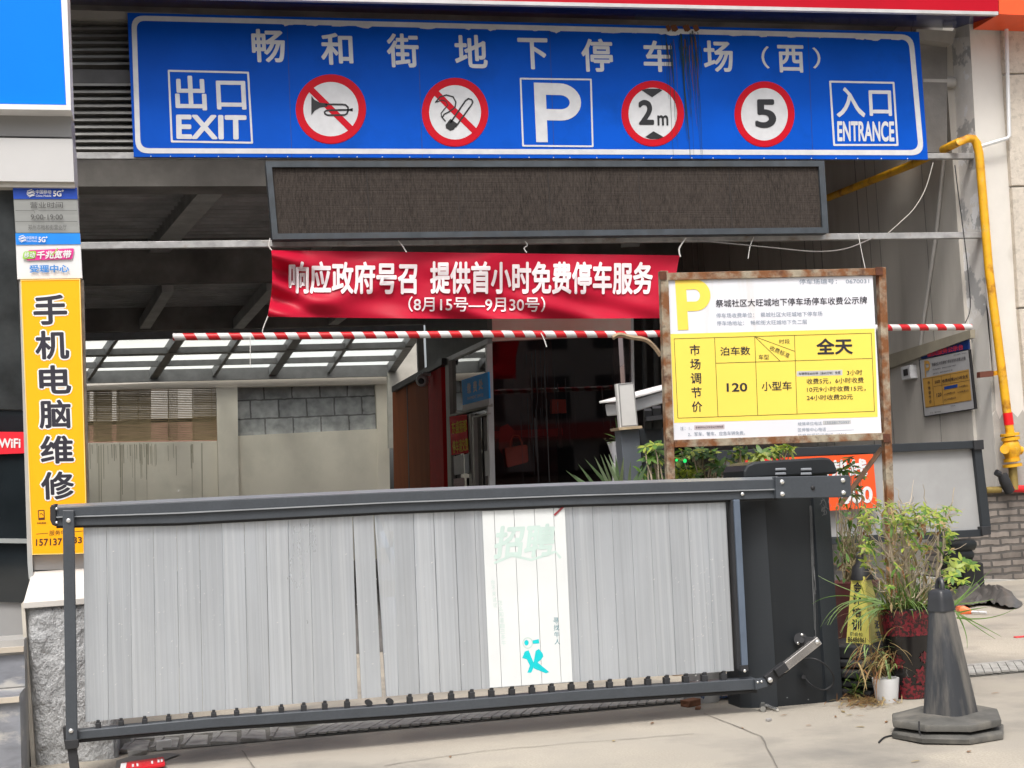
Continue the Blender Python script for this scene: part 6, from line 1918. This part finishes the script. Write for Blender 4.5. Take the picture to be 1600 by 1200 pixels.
# white pot under the gate rail
c_ = G(1114, 1100) + Vector((0, .12, 0))
w3 = thing('porcelain_pot', 'white porcelain pot with blue flowers under the gate rail', 'pot', c_)
r_ = 30 / FPX * 7.5
MB().lathe([(0, r_ * .78), (.015, r_ * .82), (.08, r_ * .95), (.14, r_), (.165, r_ * 1.12), (.17, r_ * 1.12), (.17, r_ * .95), (.12, r_ * .9)], c_, 26).build('body', M('white porcelain', (.58, .60, .62), .25, var=.04), w3, smooth=True)
mb = MB()
PPt = PY(c_.y - r_ * .97)
for (x, y) in ((1097, 1082), (1101, 1086), (1099, 1090), (1104, 1081), (1096, 1088)): mb.plate([(x, y - 3), (x + 2, y), (x, y + 3), (x - 2, y)], PPt, .012, 0)
for (x, y) in ((1123, 1083), (1128, 1082), (1133, 1082), (1124, 1088), (1129, 1088), (1133, 1087)): mb.plate([(x, y), (x + 3.4, y), (x + 3.4, y + 3), (x, y + 3)], PPt, .008, 0)
mb.build('blue_pattern', M('blue glaze', (.06, .10, .20), .4), w3)
MB().lathe([(.125, r_ * .9), (.128, .001)], c_, 18).build('soil', M('pot soil', (.16, .12, .08), .95, var=.4, scale=40, bump=.6), w3)
# broken brick and rubble
def rubble(name, px, size, mat, lab, cat, rz=0.0):
    c = G(*px)
    o_ = MB()
    sx, sy, sz = size
    pts = []
    for z in (0, sz):
        for (a_, b_) in ((-1, -1), (1, -1), (1, 1), (-1, 1)):
            p = Vector((a_ * sx / 2 + random.uniform(-.12, .12) * sx, b_ * sy / 2 + random.uniform(-.12, .12) * sy, z * random.uniform(.85, 1.1)))
            p.rotate(Matrix.Rotation(rz, 3, 'Z')); pts.append(c + p)
    o_.prism(pts[:4], pts[4:])
    return tag(o_.build(name, mat, bevel=.004), lab, cat)
m_brk = M('broken brick', (.24, .11, .06), .85, var=.3, scale=15, bump=.5)
rubble('broken_brick', (1079, 1103), (.10, .07, .035), m_brk, 'broken reddish brick left of the porcelain pot', 'brick', .5)
rubble('broken_brick', (1091, 1108), (.05, .03, .014), m_brk, 'small brick flake in front of the porcelain pot', 'brick', 1.1)
rubble('timber_offcut', (1076, 1089), (.05, .05, .10), M('brown timber', (.15, .08, .05), .8), 'short brown timber offcut standing behind the broken brick', 'timber')
rubble('pebble', (1201, 1127), (.03, .02, .015), M('pebble', (.28, .27, .26), .8), 'small grey pebble in front of the cabinet', 'stone', .4)
rubble('concrete_lump', (215, 1180), (.09, .05, .03), m_grate, 'pale concrete lump at the left end of the drain', 'rubble', .2)
rubble('concrete_lump', (255, 1172), (.08, .03, .05), M('white lump', (.6, .6, .59), .8), 'white lump standing in the drain grating', 'rubble', .2)
rubble('concrete_lump', (192, 1168), (.07, .05, .06), m_grate, 'grey lump against the foot of the rough pier', 'rubble', .7)
# torn dark opening and the red packet at the drain's left end
mb = MB()
pit = [G(*p, .007) for p in ((182, 1188), (205, 1181), (235, 1180), (262, 1176), (282, 1178), (250, 1190), (214, 1198), (180, 1202))]
mb.add(pit, [tuple(range(len(pit)))])
tag(mb.build('broken_drain_hole', m_pit), 'dark broken hole at the left end of the drain grating', 'hole')
pk = thing('red_packet', 'torn red snack packet lying at the left end of the drain', 'packet', G(222, 1194))
q = [G(*p, .03) for p in ((189, 1192), (256, 1182), (258, 1192), (186, 1204))]
MB().prism(q, [p - Vector((0, 0, .018)) for p in q]).build('wrapper', M('red packet', lin(196, 24, 38), .35, var=.1), pk, bevel=.004)
mb = MB()
for (x, y) in ((206, 1194), (213, 1193), (236, 1189), (246, 1187), (251, 1186)):
    mb.add([G(x, y, .032), G(x + 3, y - .5, .032), G(x + 3.4, y + 4, .032), G(x + .4, y + 4.5, .032)], [(0, 1, 2, 3)])
mb.add([G(189, 1193, .0325), G(198, 1191.5, .0325), G(196, 1203, .0325), G(187, 1204.5, .0325)], [(0, 1, 2, 3)])
mb.build('print', m_white, pk)
# dead leaves: individually scattered near the planter
m_dl = [m_brn, m_dry]
mb = MB()
for k in range(420):
    c = G(random.gauss(1352, 20), random.gauss(1098, 5)); c.z = random.uniform(.004, .03)
    d = Vector((random.uniform(-1, 1), random.uniform(-1, 1), random.uniform(-.1, .25)))
    mb.leaf(c, d, random.uniform(.03, .08), random.uniform(.003, .010), .3, random.choice((0, 1, 1)), 3)
struct(mb.build('leaf_litter', m_dl), 'stuff')
mb = MB()
for (x, y) in ((1310, 1108), (1318, 1112), (1336, 1118), (1305, 1122), (1352, 1120), (1230, 1118), (1265, 1135), (1160, 1140), (1388, 1128), (1520, 1175), (1550, 1085), (1350, 1137), (960, 1160), (700, 1185), (1020, 1130), (1440, 1190)):
    c = G(x + random.uniform(-4, 4), y); c.z = .006
    mb.leaf(c, Vector((random.uniform(-1, 1), random.uniform(-1, 1), .05)), random.uniform(.03, .06), random.uniform(.008, .018), .1, random.choice((0, 1)), 3)
struct(mb.build('fallen_leaves', m_dl), 'stuff')
# orange thing and a red scrap on the paving at right
oc = thing('orange_scrap', 'orange plastic scrap with a white stick beside the front cone', 'litter', G(1507, 954))
MB().tube([G(1498, 952, .02), G(1506, 954, .03), G(1518, 956, .02)], [.03, .04, .02], 8).build('scrap', M('orange plastic', (.75, .16, .05), .5), oc, smooth=True)
MB().tube([G(1518, 956, .02), G(1541, 957, .02)], .012, 6).build('stick', m_white, oc)
rubble('red_scrap', (1594, 996), (.08, .04, .01), M('red scrap', (.6, .04, .05), .6), 'small red scrap on the paving at the right edge', 'litter')

# ================================================================== the front cone
m_cone = M('dusty black rubber', (.032, .035, .040), .45, var=.25, scale=5, stretch=(1, 1, .4), col2=(.15, .14, .125), thr=.56, soft=.10, scale2=3.6, stretch2=(3.2, 3.2, .45), rvar=.1, bump=.08)
m_conebase = M('dusty cone base', (.085, .083, .076), .75, var=.3, scale=8, col2=(.16, .15, .13), thr=.57, soft=.1)
m_conecap = M('black cone cap', (.028, .030, .034), .42, var=.2, scale=10)
gc = G(1485, 1150)
fc = thing('traffic_cone', 'faded black square traffic cone on an octagonal rubber base in the foreground', 'traffic cone', (gc.x, gc.y, 0))
dd = (gc - EYE).dot(fwd)
S = dd / FPX
def octo(cx, cy, z, r_, th, tiltx=0, tilty=0, rot=.25, warp=0.0, inner=None, flat=1.0):
    mb = MB(); vs = []
    n = 32
    for (zz, rr) in ((0, r_ * .985), (th * .75, r_), (th, r_ * .985), (th + .012, r_ * .55)):
        for k in range(n):
            a_ = 2 * math.pi * k / n
            ph_ = ((a_ + math.pi / 8) % (math.pi / 4)) - math.pi / 8
            q_ = rr * math.cos(math.pi / 8) / math.cos(ph_)
            x, y = q_ * math.cos(a_ + rot), q_ * math.sin(a_ + rot) * flat
            vs.append(Vector((cx + x, cy + y, z + zz + tiltx * x + tilty * y + warp * math.sin(2 * a_ + 1) * (q_ / r_))))
    fs = [(i * n + k, i * n + (k + 1) % n, (i + 1) * n + (k + 1) % n, (i + 1) * n + k) for i in range(3) for k in range(n)]
    fs += [tuple(range(n - 1, -1, -1)), tuple(range(3 * n, 4 * n))]
    return mb.add(vs, fs)
R0 = 88 * S
octo(gc.x, gc.y + .02, .006, R0 * 1.02, .026, .01, .0, .22, .004).build('lower_base', m_conebase, fc, smooth=True)
octo(gc.x + .01, gc.y + .05, .058, R0, .030, .035, .02, .30, .006).build('upper_base', m_conebase, fc, smooth=True)
zb0 = .095
hz = PY(gc.y).at(1485, 925).z
mb = MB()
ztop = hz + .0
cxb, cyb = PY(gc.y + .05).at(1486, 1120).x, gc.y + .05
def sqf(z): 
    t = (z - zb0) / (ztop - zb0)
    return (35.0 * (1 - t) + 13.0 * t) * S
prof = [(zb0 - .02, sqf(zb0) * 1.03)] + [(zb0 + (ztop - zb0) * i / 12, sqf(zb0 + (ztop - zb0) * i / 12)) for i in range(13)]
# lean the stack slightly: build, then shear
def leaned(mb, kx):
    for v in mb.v: v.x += (v.z - zb0) * kx
    return mb
leaned(mb.lathe(prof, (cxb, cyb, 0), 40, sq=4.2, rot=.42), -.02).build('body', m_cone, fc, smooth=True)
mb = MB()
zc0 = PY(gc.y).at(1468, 956).z
mb.lathe([(zc0, sqf(zc0) + .004), (zc0 + .05, sqf(zc0 + .05) + .004), (ztop - .004, sqf(ztop) + .004), (ztop + .008, sqf(ztop) * .92), (ztop + .014, sqf(ztop) * .6)], (cxb, cyb, 0), 40, sq=5.5, rot=.42)
leaned(mb, -.02).build('cap', m_conecap, fc, smooth=True)
mb = MB()
zl = ztop + .004
mb.tube([(cxb + .008 * math.sin(a_), cyb + .026 * math.cos(a_), zl + .055 * math.sin(a_)) for a_ in [math.pi * i / 10 for i in range(11)]], .011, 8)
leaned(mb, -.02).build('handle', m_conecap, fc, smooth=True)
strand('wire_tie', [(1436, 1127), (1436, 1140), (1438, 1149)], PY(gc.y - R0 - .02), 'dark wire tie hanging over the edge of the cone base', .004, m_rubber, 'wire')
strand('wire_scrap', [(1373, 1160), (1382, 1152), (1395, 1149)], PZ(.006), 'bit of dark wire on the paving left of the cone base', .004, m_rubber, 'wire')

# ================================================================== building across the street (behind the camera; seen in the reflections)
ob_ = thing('opposite_building', 'pale apartment block across the street mirrored in the glass', 'building', (2, -26, 0))
MB().box((-16, -32, 0), (26, -26, 13)).build('wall', M('opposite render', (.24, .23, .215), .8, var=.1, scale=.4), ob_)
mb = MB()
for i in range(14):
    for j in range(4): mb.box((-15 + i * 3, -25.99, 1.0 + j * 3.1), (-13.2 + i * 3, -25.96, 2.9 + j * 3.1))
mb.build('window', M('opposite glass', (.02, .022, .026), .1), ob_)
MB().box((-16, -25.95, 3.2), (26, -25.6, 3.9)).build('shop_fascia', M('opposite shop sign', (.30, .03, .03), .5), ob_)

# ------------------------------------------------ shared group phrases for the repeats
GRP = {'tie_string': 'white strings tied along the rail and bar', 'hanging_cable': 'cables hanging under the canopy', 'umbrella_plant': 'umbrella plants behind the gate',
       'steel_rail': 'steel rails across the entrance', 'concrete_lump': 'lumps lying in the drain', 'black_sack': 'black sacks under the second gate', 'paper_notice': 'paper notices on the booth window',
       'broken_brick': 'broken brick by the porcelain pot', 'barrier_gate': 'barrier gates', 'exit_gate': 'barrier gates', 'steel_post': 'dark posts right of the booth'}
for o in list(COL.objects):
    g_ = GRP.get(o.name.split('.')[0])
    if g_ and o.parent is None: o['group'] = g_
